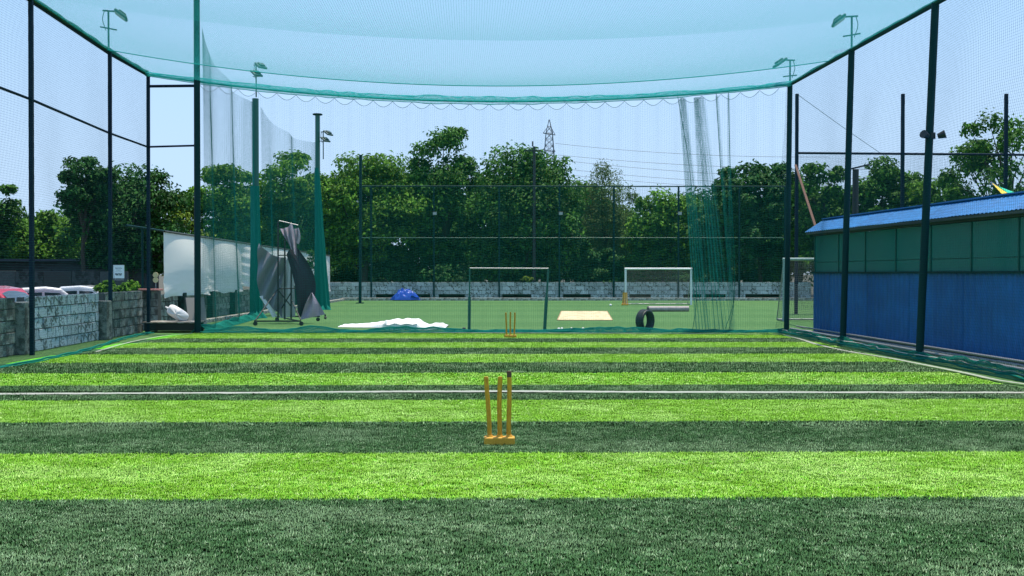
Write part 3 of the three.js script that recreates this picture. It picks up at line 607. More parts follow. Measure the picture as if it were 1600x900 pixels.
{ // stumps stood against the goal
  const b = G(977, 477.2), s = thing('cricket_stumps', 'worn yellow stumps bundled upright against the white goal post', 'stumps', b);
  for (let i = 0; i < 4; i++) obj('stump', bar(V(b.x - 0.14 + i * 0.08, 0.02, b.z + 0.05 * (i % 2)), V(b.x - 0.1 + i * 0.06, 0.68, b.z - 0.08), 0.03, 0.03, 10), yel2, s);
  obj('base_block', box(b.x - 0.2, b.x + 0.16, 0.01, 0.08, b.z + 0.09, b.z - 0.09, 0.01), yel2, s);
}

// ---------------------------------------------------------------- things on the far turf
{
  const z = -28.6, xa = (733 - 800) / 1500 * 28.6, xb = (851 - 800) / 1500 * 28.6, xt = (857 - 800) / 1500 * 28.6;
  const g = thing('practice_frame', 'thin green practice frame standing open behind the far stumps', 'frame', V(-0.1, 0, z));
  obj('upright', bar(V(xa, 0, z), V(xa + 0.01, 1.0, z), 0.045), M.postGreen, g); obj('upright', bar(V(xb, 0, z), V((xb + xt) / 2, 1.0, z), 0.05), M.postGreen, g);
  obj('upper_pole', bar(V(xa + 0.01, 1.0, z), V(xa + 0.02, 1.85, z), 0.022), M.postGreen, g); obj('upper_pole', bar(V((xb + xt) / 2, 1.0, z), V(xt, 1.84, z), 0.03), M.postGreen, g);
  obj('crossbar', bar(V(xa + 0.02, 1.85, z), V(xt, 1.84, z), 0.02), M.steel, g);
  obj('foot', box(xa - 0.07, xa + 0.07, 0, 0.03, z + 0.2, z - 0.2, 0.01), M.postGreen, g); obj('foot', box(xb - 0.07, xb + 0.07, 0, 0.03, z + 0.2, z - 0.2, 0.01), M.postGreen, g);
}
const ballGeo = new THREE.SphereGeometry(0.042, 20, 14);
const seam = new THREE.TorusGeometry(0.042, 0.003, 6, 24);
[[873, 516.3, 0], [878, 516, 0], [893, 516, 0], [911, 516, 0], [930, 516.3, 0]].forEach(([px, py]) => {
  const p = G(px, py), b = thing('cricket_ball', 'scuffed white cricket ball in a loose row on the turf', 'ball', V(p.x, 0.042, p.z), 'cricket balls in a row');
  const m = obj('ball', ballGeo.clone(), M.white, b, true); const s = obj('seam', seam.clone().rotateY(rnd() * 3), M.grey, m, true);
});
{
  const p = G(725, 516.5), b = thing('cricket_ball', 'lone black ball beside the foot of the practice frame', 'ball', V(p.x, 0.05, p.z));
  const m = obj('ball', new THREE.SphereGeometry(0.05, 20, 14), M.blackSteel, b, true); obj('seam', new THREE.TorusGeometry(0.05, 0.003, 6, 24), M.grey, m, true);
  const q = G(954, 478.5), c = thing('cricket_ball', 'lone white ball on the turf near the white goal', 'ball', V(q.x, 0.06, q.z));
  const k = obj('ball', new THREE.SphereGeometry(0.06, 18, 12), M.white, c, true); obj('seam', new THREE.TorusGeometry(0.06, 0.003, 6, 24), M.grey, k, true);
}
{ // mat
  const a = G(871, 501), b = G(957, 501), c = G(948.5, 487), d = G(877, 487);
  const m = thing('pitch_mat', 'cream yellow pitch mat laid flat on the far turf', 'mat', V((a.x + b.x) / 2, 0, (a.z + c.z) / 2));
  const f = (u, v, y) => { const p = a.clone().lerp(b, u).lerp(d.clone().lerp(c, u), v); return V(p.x, y + 0.006 * vnoise(u * 8, v * 12, 5), p.z); };
  obj('mat_cloth', sheet((u, v) => f(u, v, 0.022), 20, 30), std(lin(0.86, 0.74, 0.42), 0.85, { map: grit }), m);
  obj('border', [0, 1, 2, 3].map(k => tube(k === 0 ? [f(0, 0, 0.01), f(1, 0, 0.01)] : k === 1 ? [f(1, 0, 0.01), f(1, 1, 0.01)] : k === 2 ? [f(1, 1, 0.01), f(0, 1, 0.01)] : [f(0, 1, 0.01), f(0, 0, 0.01)], 0.025, 20, 5)), std(lin(0.35, 0.24, 0.13), 0.9), m);
}
{ // tyre
  const p = G(1008, 518.5), t = thing('tyre', 'black worn tyre standing upright on the far turf', 'tyre', V(p.x, 0.325, p.z));
  const prof = [[0.235, -0.10], [0.25, -0.125], [0.29, -0.13], [0.315, -0.115], [0.325, -0.07], [0.328, 0], [0.325, 0.07], [0.315, 0.115], [0.29, 0.13], [0.25, 0.125], [0.235, 0.10], [0.25, 0.095], [0.295, 0.08], [0.305, 0], [0.295, -0.08], [0.25, -0.095], [0.235, -0.10]].map(q => new THREE.Vector2(q[0], q[1]));
  const yaw = 0.56 + Math.PI; const rub = std(lin(0.014, 0.020, 0.026), 0.55), rot = g => g.rotateZ(Math.PI / 2).rotateY(-0.76);
  obj('casing', rot(new THREE.LatheGeometry(prof, 64)), rub, t, true);
  const lugs = []; for (let i = 0; i < 48; i++) for (const s of [-1, 1]) lugs.push(new THREE.BoxGeometry(0.012, 0.085, 0.028).translate(0.326, s * 0.052, 0).rotateY((i + (s > 0 ? 0.5 : 0)) / 48 * 6.283));
  obj('tread', rot(mergeGeometries(lugs.map(g => clean(g)))), rub, t, true);
}
{ // roller pipe
  const a = G(1013, 487), b = G(1076, 487), r = 0.125, p = thing('pipe', 'pale rolled mat tube lying on the turf in front of the goal', 'tube', V((a.x + b.x) / 2, 0, a.z));
  a.y = b.y = r;
  obj('roll', bar(a, b, r, r, 24), std(lin(0.50, 0.43, 0.42), 0.6, { map: grit }), p);
  obj('dark_end', bar(a.clone().add(V(-0.05, 0, 0)), a.clone().add(V(0.012, 0, 0)), r * 0.9, r * 1.02, 24), M.blackSteel, p);
}
function goal(x0, x1, h, z, dep, label, r, m = M.white) {
  const g = thing('goal', label, 'goal', V((x0 + x1) / 2, 0, z));
  obj('post', bar(V(x0, 0, z), V(x0, h, z), r, r, 12), m, g); obj('post', bar(V(x1, 0, z), V(x1, h, z), r, r, 12), m, g);
  obj('crossbar', bar(V(x0 - r, h, z), V(x1 + r, h, z), r, r, 12), m, g);
  obj('back_frame', [bar(V(x0, 0.03, z), V(x0, 0.03, z - dep), 0.025), bar(V(x1, 0.03, z), V(x1, 0.03, z - dep), 0.025), bar(V(x0, 0.03, z - dep), V(x1, 0.03, z - dep), 0.025), bar(V(x0, h, z), V(x0, 0.03, z - dep), 0.02), bar(V(x1, h, z), V(x1, 0.03, z - dep), 0.02)], M.steel, g);
  const nm = std(lin(0.16, 0.18, 0.18), 0.9);
  obj('goal_net', netting((u, v) => V(lerp(x0, x1, u), lerp(0.04, h, v), z - dep * Math.pow(1 - v, 0.8) - 0.06 * Math.sin(u * 9)), x1 - x0, h, 0.07, 0.007, 24, 14), nm, g);
  return g;
}
goal((977.5 - 800) / 1500 * 51.5, (1080 - 800) / 1500 * 51.5, 1.94, -51.5, 1.0, 'white football goal in front of the low back wall', 0.055);
goal((1225 - 800) / 1500 * 34, 11.6, 2.2, -34, 0.9, 'pale green goal half hidden behind the corner post of the shed fence', 0.05, std(lin(0.30, 0.40, 0.37), 0.7));
{ // white sheet
  const c = G(607, 514), s = thing('plastic_sheet', 'crumpled white plastic sheet lying behind the end net', 'sheet', V(c.x, 0, c.z));
  const hgt = px => [[520, 0.02], [550, 0.06], [575, 0.11], [598, 0.20], [612, 0.30], [652, 0.30], [660, 0.19], [668, 0.12], [676, 0.16], [688, 0.13], [695, 0.03]].reduce((a, q, i, l) => { if (i && px >= l[i - 1][0] && px <= q[0]) return lerp(l[i - 1][1], q[1], (px - l[i - 1][0]) / (q[0] - l[i - 1][0])); return a; }, 0.02);
  const f = (u, v) => {
    const px = lerp(520, 695, u), near = px < 595 ? lerp(511.5, 513.0, (px - 520) / 75) : px < 605 ? lerp(513.0, 516.6, (px - 595) / 10) : px < 672 ? 516.8 : lerp(516.8, 513.5, (px - 672) / 23);
    const zn = -G(px, near).z, zf = zn + 1.5 + 0.3 * Math.sin(u * 9), z = lerp(zn, zf, v), x = (px - 800) / 1500 * lerp(zn, 28.8, 0.6);
    const e = Math.pow(Math.sin(Math.PI * Math.min(1, v * 0.9 + 0.1 * (v > 0))), 0.6), y = 0.012 + hgt(px) * (v <= 0 ? 0.05 : e) + 0.035 * (fbm(u * 14, v * 5, 6) - 0.5) * e + 0.012 * Math.abs(Math.sin(u * 47 + v * 6)) * e;
    return V(x, Math.max(0.01, y), -z);
  };
  obj('sheet_cloth', sheet(f, 120, 36), std(lin(0.80, 0.81, 0.80), 0.55), s);
  obj('loose_flap', sheet((u, v) => { const p = f(lerp(0.44, 0.76, u), lerp(0.02, 0.4, v)); return V(p.x, p.y + 0.02 + 0.015 * Math.sin(u * 20), p.z + 0.03); }, 30, 12), std(lin(0.82, 0.83, 0.82), 0.5), s);
}
{ // blue tarpaulin heap
  const c = G(630, 471), s = thing('tarpaulin', 'crumpled blue tarpaulin heaped on the kerb by the back wall', 'tarpaulin', V(c.x, 0, -59.6));
  obj('heap', sheet((u, v) => { const a = u * 6.283, r = v, n = 0.75 + 0.5 * fbm(Math.cos(a) * 3 + 9, Math.sin(a) * 3 + v * 3, 5); return V(c.x + Math.cos(a) * r * 0.85 * n - 0.05, 0.05 + 0.6 * Math.pow(1 - r * r, 0.8) * n * (1 + 0.35 * (fbm(Math.cos(a) * r * 4 + 3, Math.sin(a) * r * 4, 15) - 0.5) * 2) + 0.1 * Math.abs(Math.sin(a * 6 + r * 9)) * r * (1 - r) * 2, -59.5 + Math.sin(a) * r * 0.5); }, 90, 26), std(lin(0.008, 0.07, 0.40), 0.4), s);
  obj('loose_tail', sheet((u, v) => V(c.x + 0.3 + u * 0.65, 0.22 + 0.1 * Math.sin(u * 7) * (1 - u) + 0.03 * v, -59.25 + 0.35 * (v - 0.5) * (1 - 0.7 * u)), 20, 6), std(lin(0.10, 0.22, 0.62), 0.35), s);
}
// ---------------------------------------------------------------- white tarpaulins on the left wall
{
  const post = z => V(-11.55, 3.08, -z);
  const fr = thing('tarpaulin_rail', 'thin dark rail and posts carrying the white tarpaulins', 'rail', V(-11.6, 0, -45));
  for (const z of [30.2, 36.6, 43.6, 50.5, 57, 61]) obj('post', bar(V(-11.62, 0.9, -z), V(-11.62, 3.14, -z), 0.035), M.post, fr);
  obj('rail', bar(V(-11.6, 3.14, -28.9), V(-11.7, 2.82, -61), 0.035), M.post, fr);
  const tm = [[0.82, 0.83, 0.78], [0.78, 0.80, 0.76], [0.80, 0.82, 0.79], [0.78, 0.80, 0.77], [0.80, 0.82, 0.79]].map(c => new THREE.MeshPhysicalMaterial({ color: lin(...c), roughness: 0.95, specularIntensity: 0.3, transmission: 0.35, thickness: 0, side: THREE.DoubleSide }));
  const list = [[31.7, 36.4, 0.9, 'largest smooth white tarpaulin over the wall by the corner post'], [36.3, 40.9, 0.98, 'white tarpaulin with a crumpled lower edge beside the smooth one'], [40.7, 44.2, 1.15, 'greyish wrinkled white tarpaulin behind the wrapped pole'], [44.0, 52.5, 1.0, 'long white tarpaulin behind the cloth draped stand'], [52.3, 60.6, 0.6, 'far white tarpaulin by the corner, ending behind the flat capped pole']];
  list.forEach(([z0, z1, yb, label], i) => {
    const t = thing('tarpaulin', label, 'tarpaulin', V(-11.5, yb, -(z0 + z1) / 2));
    obj('sheet_cloth', sheet((u, v) => {
      const z = lerp(z0, z1, u), top = 3.12 - (z - 29) * 0.0098, low = yb + 0.10 * (vnoise(u * 5, i, 4) - 0.5) + (i === 1 ? -0.1 * u : 0), y = lerp(low, top, v);
      const edge = Math.min(1, Math.min(u, 1 - u) * 8), wr = Math.pow(1 - v, 2);
      const x = -11.5 + 0.20 * Math.sin(Math.PI * v) * Math.sin(Math.PI * u) + 0.13 * wr * wr * (fbm(u * 5, v * 12 + i * 5, 9) - 0.35) + 0.05 * (fbm(u * 2.2 + i, v * 1.2, 19) - 0.5) + (i === 2 ? 0.03 * Math.sin(v * 30 + u * 3) * (0.4 + 0.6 * wr) : 0);
      return V(x, y, -z);
    }, 60, 60), tm[i], t);
    obj('seam', tube(Array.from({ length: 9 }, (_, k) => V(-11.5 + 0.03, 3.12 - (lerp(z0, z1, k / 8) - 29) * 0.0098 - 0.01, -lerp(z0, z1, k / 8))), 0.03, 30, 6), M.grey, t);
  });
}
// ---------------------------------------------------------------- cloth draped stand on wheels
{
  const Z = 32.6, s = thing('screen_stand', 'wheeled black frame draped with torn grey, black and mauve cloth', 'screen stand', V(P(450, 500, Z).x, 0, -Z));
  const p = (px, py, z = Z) => P(px, py, z);
  const b = M.blackSteel, seg = (a, c, r = 0.022) => bar(a, c, r, r, 6);
  const g0 = px => p(px, 503.5, Z).setY(0.12);
  obj('base_rail', sqbar(G(397, 508).setY(0.13), G(470, 508).setY(0.13), 0.05), b, s);
  obj('base_rail', sqbar(G(430, 500).setY(0.13), G(500, 500).setY(0.13), 0.05), b, s);
  obj('base_rail', sqbar(G(434, 500).setY(0.13), G(470, 508).setY(0.12), 0.04), b, s);
  for (const [px, py] of [[399, 509], [471, 509], [433, 502], [497, 502]]) { const q = G(px, py); obj('wheel', new THREE.CylinderGeometry(0.07, 0.07, 0.04, 16).rotateX(Math.PI / 2).translate(q.x, 0.07, q.z), b, s); }
  for (const [x, y] of [[434.5, 346], [445, 372], [455, 400]]) obj('upright', seg(p(x, y), p(x, 502).setY(0.13), 0.028), b, s);
  for (const y of [399, 451]) obj('cross_bar', seg(p(434, y), p(462, y - 0.5), 0.02), b, s);
  obj('top_bar', seg(p(436, 345), p(466, 352), 0.02), M.steel, s);
  obj('brace', seg(p(434, 452), G(399, 508).setY(0.15)), b, s); obj('brace', seg(p(436, 455), p(456, 480)), b, s); obj('brace', seg(p(456, 455), p(440, 482)), b, s); obj('brace', seg(p(456, 470), G(470, 507).setY(0.15)), b, s);
  const quad = (A, B, C, D, fold, z, amp, nu = 36, nv = 40) => sheet((u, v) => { // A top left, B top right, C low right, D low left
    const x = lerp(lerp(A[0], B[0], u), lerp(D[0], C[0], u), v), y = lerp(lerp(A[1], B[1], u), lerp(D[1], C[1], u), v) + (fold[2] || 0) * 4 * u * (1 - u) * (1 - v);
    const q = P(x + (fold[3] || 0) * Math.sin(Math.PI * v) * (fold[4] ? 0.18 + 0.82 * u : 1), y, z); q.z += amp * (Math.sin(u * fold[0] + v * fold[1]) + 0.6 * (fbm(u * 5, v * 4, 3) - 0.5)); return q;
  }, nu, nv);
  obj('grey_cloth', quad([404.5, 380], [447, 402], [442, 496], [405, 462], [16, 11, 7, -3], Z + 0.15, 0.10), std(lin(0.19, 0.20, 0.22), 0.6), s);
  obj('pale_cloth', quad([434, 432], [452, 398], [462, 494], [436, 497], [9, 5, 0, 2], Z + 0.3, 0.05), std(lin(0.62, 0.64, 0.64), 0.7), s);
  obj('white_edge', quad([405, 463], [410, 462], [434, 494], [426, 496], [5, 3, 0, 1], Z + 0.05, 0.03, 10, 20), std(lin(0.72, 0.72, 0.70), 0.7), s);
  obj('black_cloth', quad([447.5, 398], [459, 381], [478, 498], [466, 494], [5, 2, 0, 24, 1], Z - 0.15, 0.06), std(lin(0.008, 0.010, 0.022), 0.6), s);
  obj('mauve_cloth', quad([436.5, 357], [456, 349], [466, 404], [452, 384], [16, 4, 3, 1], Z - 0.25, 0.07), std(lin(0.40, 0.33, 0.38), 0.7), s);
  obj('mauve_cloth', quad([459, 358], [467, 356], [467, 382], [461, 378], [9, 3, 0, 2], Z - 0.3, 0.05, 14, 16), std(lin(0.38, 0.31, 0.36), 0.7), s);
  obj('mauve_cloth', quad([486, 458], [488, 457], [509, 491], [468, 500], [9, 5, 0, -1], Z - 0.3, 0.07), std(lin(0.38, 0.30, 0.36), 0.7), s);
  obj('weight', [seg(p(508, 491), p(508.5, 497), 0.03), bar(p(507, 496), p(510, 497), 0.05)], b, s);
}
// ---------------------------------------------------------------- low bench, sack, board
{
  const a = V(-10.55, 0, -27.75), s = thing('low_bench', 'low dark bench with a pale board top in the corner of the cage', 'bench', V(-9.8, 0, -27.75));
  obj('board', boxUV(box(-10.55, -9.02, 0.27, 0.31, -27.35, -28.25, 0.008), 0.9), std(lin(0.45, 0.43, 0.38), 0.8, { map: stain }), s);
  obj('side_panel', box(-10.5, -9.06, 0.06, 0.265, -27.38, -27.42), M.blackSteel, s); obj('side_panel', box(-10.5, -9.06, 0.06, 0.265, -28.18, -28.22), M.blackSteel, s);
  for (const [x, z] of [[-10.45, -27.45], [-9.1, -27.45], [-10.45, -28.15], [-9.1, -28.15]]) obj('leg', box(x - 0.04, x + 0.04, 0, 0.265, z + 0.03, z - 0.03), M.blackSteel, s);
  const c = V(-9.72, 0.31, -27.9), k = thing('sack', 'plump white sack leaning on the low bench', 'sack', c);
  obj('bag', sheet((u, v) => { // stuffed bag with a pinched, lifted corner
    const a = u * 6.283, ph = (v - 0.5) * Math.PI, cp = Math.cos(ph), q = 1 + 0.16 * Math.pow(Math.abs(Math.sin(2 * a)), 3), lx = Math.cos(a) * cp * 0.33 * q, ly = Math.sin(a) * cp * 0.17 * q, lz = Math.sin(ph) * 0.14 * (1 + 0.08 * Math.sin(a * 5)), r = -0.55;
    return V(c.x + lx * Math.cos(r) - ly * Math.sin(r), Math.max(0.312, c.y + 0.21 + lx * Math.sin(r) + ly * Math.cos(r)) + 0.012 * fbm(u * 14, v * 9, 3), c.z + lz);
  }, 48, 28), std(lin(0.78, 0.76, 0.75), 0.75), k);
  obj('tied_end', bar(V(c.x - 0.36, c.y + 0.42, c.z), V(c.x - 0.24, c.y + 0.34, c.z), 0.015, 0.05, 8), std(lin(0.66, 0.65, 0.64), 0.8), k);
  const pb = thing('board', 'dark edged grey board leaning on the wall behind the sack', 'board', V(-9.95, 0, -28.9));
  obj('panel', sqbar(V(-9.55, 0.02, -29.2), V(-9.75, 0.95, -29.5), 0.55, 0.03), std(lin(0.20, 0.20, 0.19), 0.8), pb);
  obj('edge', sqbar(V(-9.83, 0.02, -29.2), V(-10.03, 0.95, -29.5), 0.035, 0.045), M.blackSteel, pb);
}
// ---------------------------------------------------------------- notice, round sign
{
  const cv = document.createElement('canvas'); cv.width = 256; cv.height = 300; const x = cv.getContext('2d');
  x.fillStyle = '#e4e8ee'; x.fillRect(0, 0, 256, 300); x.strokeStyle = '#3a4450';
  const stroke = (y, w, a, b) => { x.lineWidth = w; x.beginPath(); for (let q = a; q < b; q += 5) { const yy = y + (hash(q, y) - 0.5) * w * 1.2; q === a ? x.moveTo(q, yy) : x.lineTo(q, yy); } x.stroke(); };
  stroke(70, 9, 50, 210); stroke(112, 7, 75, 185); stroke(150, 3, 50, 205); stroke(205, 16, 48, 212); stroke(232, 8, 70, 200);
  const t = new THREE.CanvasTexture(cv); t.colorSpace = THREE.SRGBColorSpace;
  const c = P(185.5, 424.5, 24.5), s = thing('notice_board', 'white notice board with dark lines of print hung on the navy net fence', 'sign', c);
  const g = new THREE.PlaneGeometry(0.275, 0.335).translate(0, 0, 0.008);
  obj('print', g, std(0xffffff, 0.6, { map: t }), s, true); obj('panel', new THREE.BoxGeometry(0.28, 0.34, 0.012), M.white, s, true);
  obj('bracket', [new THREE.BoxGeometry(0.26, 0.02, 0.012).translate(0, -0.21, 0), new THREE.BoxGeometry(0.012, 0.06, 0.012).translate(-0.08, -0.19, 0), new THREE.BoxGeometry(0.012, 0.06, 0.012).translate(0.08, -0.19, 0)], M.steel, s, true);
  const r = thing('disc_sign', 'two round cream discs on a thin stick behind the pink coping', 'sign', V(P(243, 450, 30).x, 0, -30));
  const q1 = P(243, 429.5, 30), q2 = P(243, 437.5, 30);
  for (const q of [q1, q2]) obj('disc', new THREE.CylinderGeometry(0.085, 0.085, 0.02, 28).rotateX(Math.PI / 2).translate(q.x, q.y, q.z), std(lin(0.62, 0.52, 0.26), 0.7), r);
  obj('stick', bar(V(q1.x, -0.3, -30.02), V(q1.x, q1.y, -30.02), 0.015), M.steel, r);
}
// ---------------------------------------------------------------- car park beyond the left wall
function car(pos, yaw, paint, label, kind) {
  const c = thing('parked_car', label, 'car', pos, 'cars parked beyond the block wall');
  c.rotation.y = yaw;
  const pm = new THREE.MeshPhysicalMaterial({ color: paint, roughness: 0.35, clearcoat: 1, clearcoatRoughness: 0.08, side: THREE.DoubleSide });
  const gl = new THREE.MeshPhysicalMaterial({ color: lin(0.02, 0.03, 0.035), roughness: 0.06, clearcoat: 0.6, side: THREE.DoubleSide });
  const ex = (pts, w, bev) => { const s = new THREE.Shape(); pts.forEach((q, i) => i ? s.lineTo(q[0], q[1]) : s.moveTo(q[0], q[1])); return new THREE.ExtrudeGeometry(s, { depth: w - 2 * bev, bevelEnabled: true, bevelSize: bev, bevelThickness: bev, bevelSegments: 3, curveSegments: 6 }).translate(0, 0, -(w - 2 * bev) / 2); };
  const sed = kind === 'sedan';
  const body = [[-1.95, 0.32], [1.95, 0.32], [2.02, 0.55], [1.95, 0.72], [1.0, 0.90], [-1.5, 0.95], [-1.98, sed ? 0.95 : 0.92], [-2.02, 0.6]];
  const cab = sed ? [[-1.45, 0.92], [1.0, 0.88], [0.35, 1.40], [-0.1, 1.46], [-0.75, 1.42]] : [[-1.85, 0.92], [1.05, 0.88], [0.42, 1.42], [-0.1, 1.50], [-1.35, 1.46]];
  const B = obj('body', ex(body, 1.68, 0.07), pm, c, true);
  obj('cabin', ex(cab, 1.46, 0.09), pm, c, true);
  const win = sed ? [[[-1.05, 0.98], [-0.2, 0.98], [-0.2, 1.36], [-0.68, 1.34]], [[-0.12, 0.98], [0.8, 0.98], [0.33, 1.33], [-0.12, 1.36]]] : [[[-1.55, 1.0], [-0.5, 0.98], [-0.5, 1.40], [-1.25, 1.36]], [[-0.42, 0.98], [0.82, 0.96], [0.36, 1.34], [-0.1, 1.41], [-0.42, 1.41]]];
  for (const s of [-1, 1]) for (const w of win) { const sh = new THREE.Shape(); w.forEach((q, i) => i ? sh.lineTo(q[0], q[1]) : sh.moveTo(q[0], q[1])); obj('side_window', new THREE.ExtrudeGeometry(sh, { depth: 0.012, bevelEnabled: false }).translate(0, 0, s * 0.733 - 0.006), gl, c, true); }
  const glassQuad = (x0, y0, x1, y1, w0, w1) => sheet((u, v) => V(lerp(x0, x1, v), lerp(y0, y1, v) + 0.02 * Math.sin(Math.PI * u), lerp(-1, 1, u) * lerp(w0, w1, v)), 8, 2);
  const fr = cab[1], ft = cab[2];
  obj('windscreen', glassQuad(fr[0] + 0.085, fr[1] + 0.1, ft[0] + 0.11, ft[1] - 0.0, 0.66, 0.58), new THREE.MeshPhysicalMaterial({ color: lin(0.05, 0.07, 0.08), roughness: 0.1, clearcoat: 0.6, side: THREE.DoubleSide }), c, true);
  obj('rear_window', glassQuad(cab[0][0] - 0.02, cab[0][1] + 0.14, cab[cab.length - 1][0] - 0.11, cab[cab.length - 1][1] - 0.03, 0.64, 0.56), gl, c, true);
  for (const s of [-1, 1]) {
    obj('mirror', new RoundedBoxGeometry(0.12, 0.12, 0.18, 2, 0.03).translate(0.78, 1.0, s * 0.88), pm, c, true);
    obj('headlight', new RoundedBoxGeometry(0.1, 0.14, 0.34, 2, 0.03).translate(1.98, 0.66, s * 0.6), M.lampGlass, c, true);
    obj('tail_light', new RoundedBoxGeometry(0.08, 0.2, 0.28, 2, 0.03).translate(-2.02, 0.78, s * 0.64), std(lin(0.35, 0.01, 0.01), 0.3), c, true);
    for (const x of [-1.25, 1.28]) { const w = obj('wheel', new THREE.TorusGeometry(0.24, 0.085, 10, 28).translate(x, 0.32, s * 0.78), M.blackSteel, c, true); obj('rim', new THREE.CylinderGeometry(0.2, 0.2, 0.12, 20).rotateX(Math.PI / 2).translate(x, 0.32, s * 0.79), M.steel, w, true); }
  }
  return c;
}
const YP = -0.3;
const carAt = (px, z, ...r) => car(V((px - 800) / 1500 * z, YP, -z), ...r);
carAt(-6, 31, -0.12, lin(0.50, 0.008, 0.03), 'bright red hatchback parked behind the bare grey wall', 'hatch');
carAt(74, 33, 0.5, lin(0.68, 0.66, 0.66), 'white car with pale roof rails behind the whitewashed wall', 'sedan');
carAt(138, 36, 0.15, lin(0.74, 0.74, 0.73), 'white saloon showing only its roof above the whitewashed wall', 'sedan');
carAt(196, 37, 0.3, lin(0.03, 0.06, 0.09), 'dark blue car beside the shrub, behind the notice board', 'sedan');
{ // dark sheds and wall behind the car park
  const w = thing('car_park_wall', 'dark grey slatted boundary wall behind the parked cars', 'wall', V(-25, YP, -46));
  for (let i = 0; i < 16; i++) obj('panel', boxUV(box(-40 + i * 1.35, -40 + i * 1.35 + 1.33, YP, 1.78 + (i % 3) * 0.02, -46, -46.12, 0.01), 0.9), i % 5 === 3 ? M.blackSteel : i % 2 ? M.grey : std(lin(0.07, 0.08, 0.085), 0.9, { map: stain }), w);
  const d = thing('low_building', 'long dark low building behind the car park wall', 'building', V(-24, YP, -50));
  obj('wall', box(-28.5, -19.5, YP, 2.3, -48.5, -53), std(lin(0.045, 0.05, 0.06), 0.9, { map: stain }), d);
  obj('roof', box(-28.8, -19.2, 2.302, 2.42, -48.2, -53.2), std(lin(0.03, 0.035, 0.05), 0.8), d);
  for (let i = 0; i < 3; i++) { const k = obj('window', box(-27.6 + i * 2.9, -26.2 + i * 2.9, 0.9, 1.9, -48.47, -48.52), M.blackSteel, d); obj('sill', box(-27.7 + i * 2.9, -26.1 + i * 2.9, 0.84, 0.895, -48.4, -48.5), M.grey, k); }
}

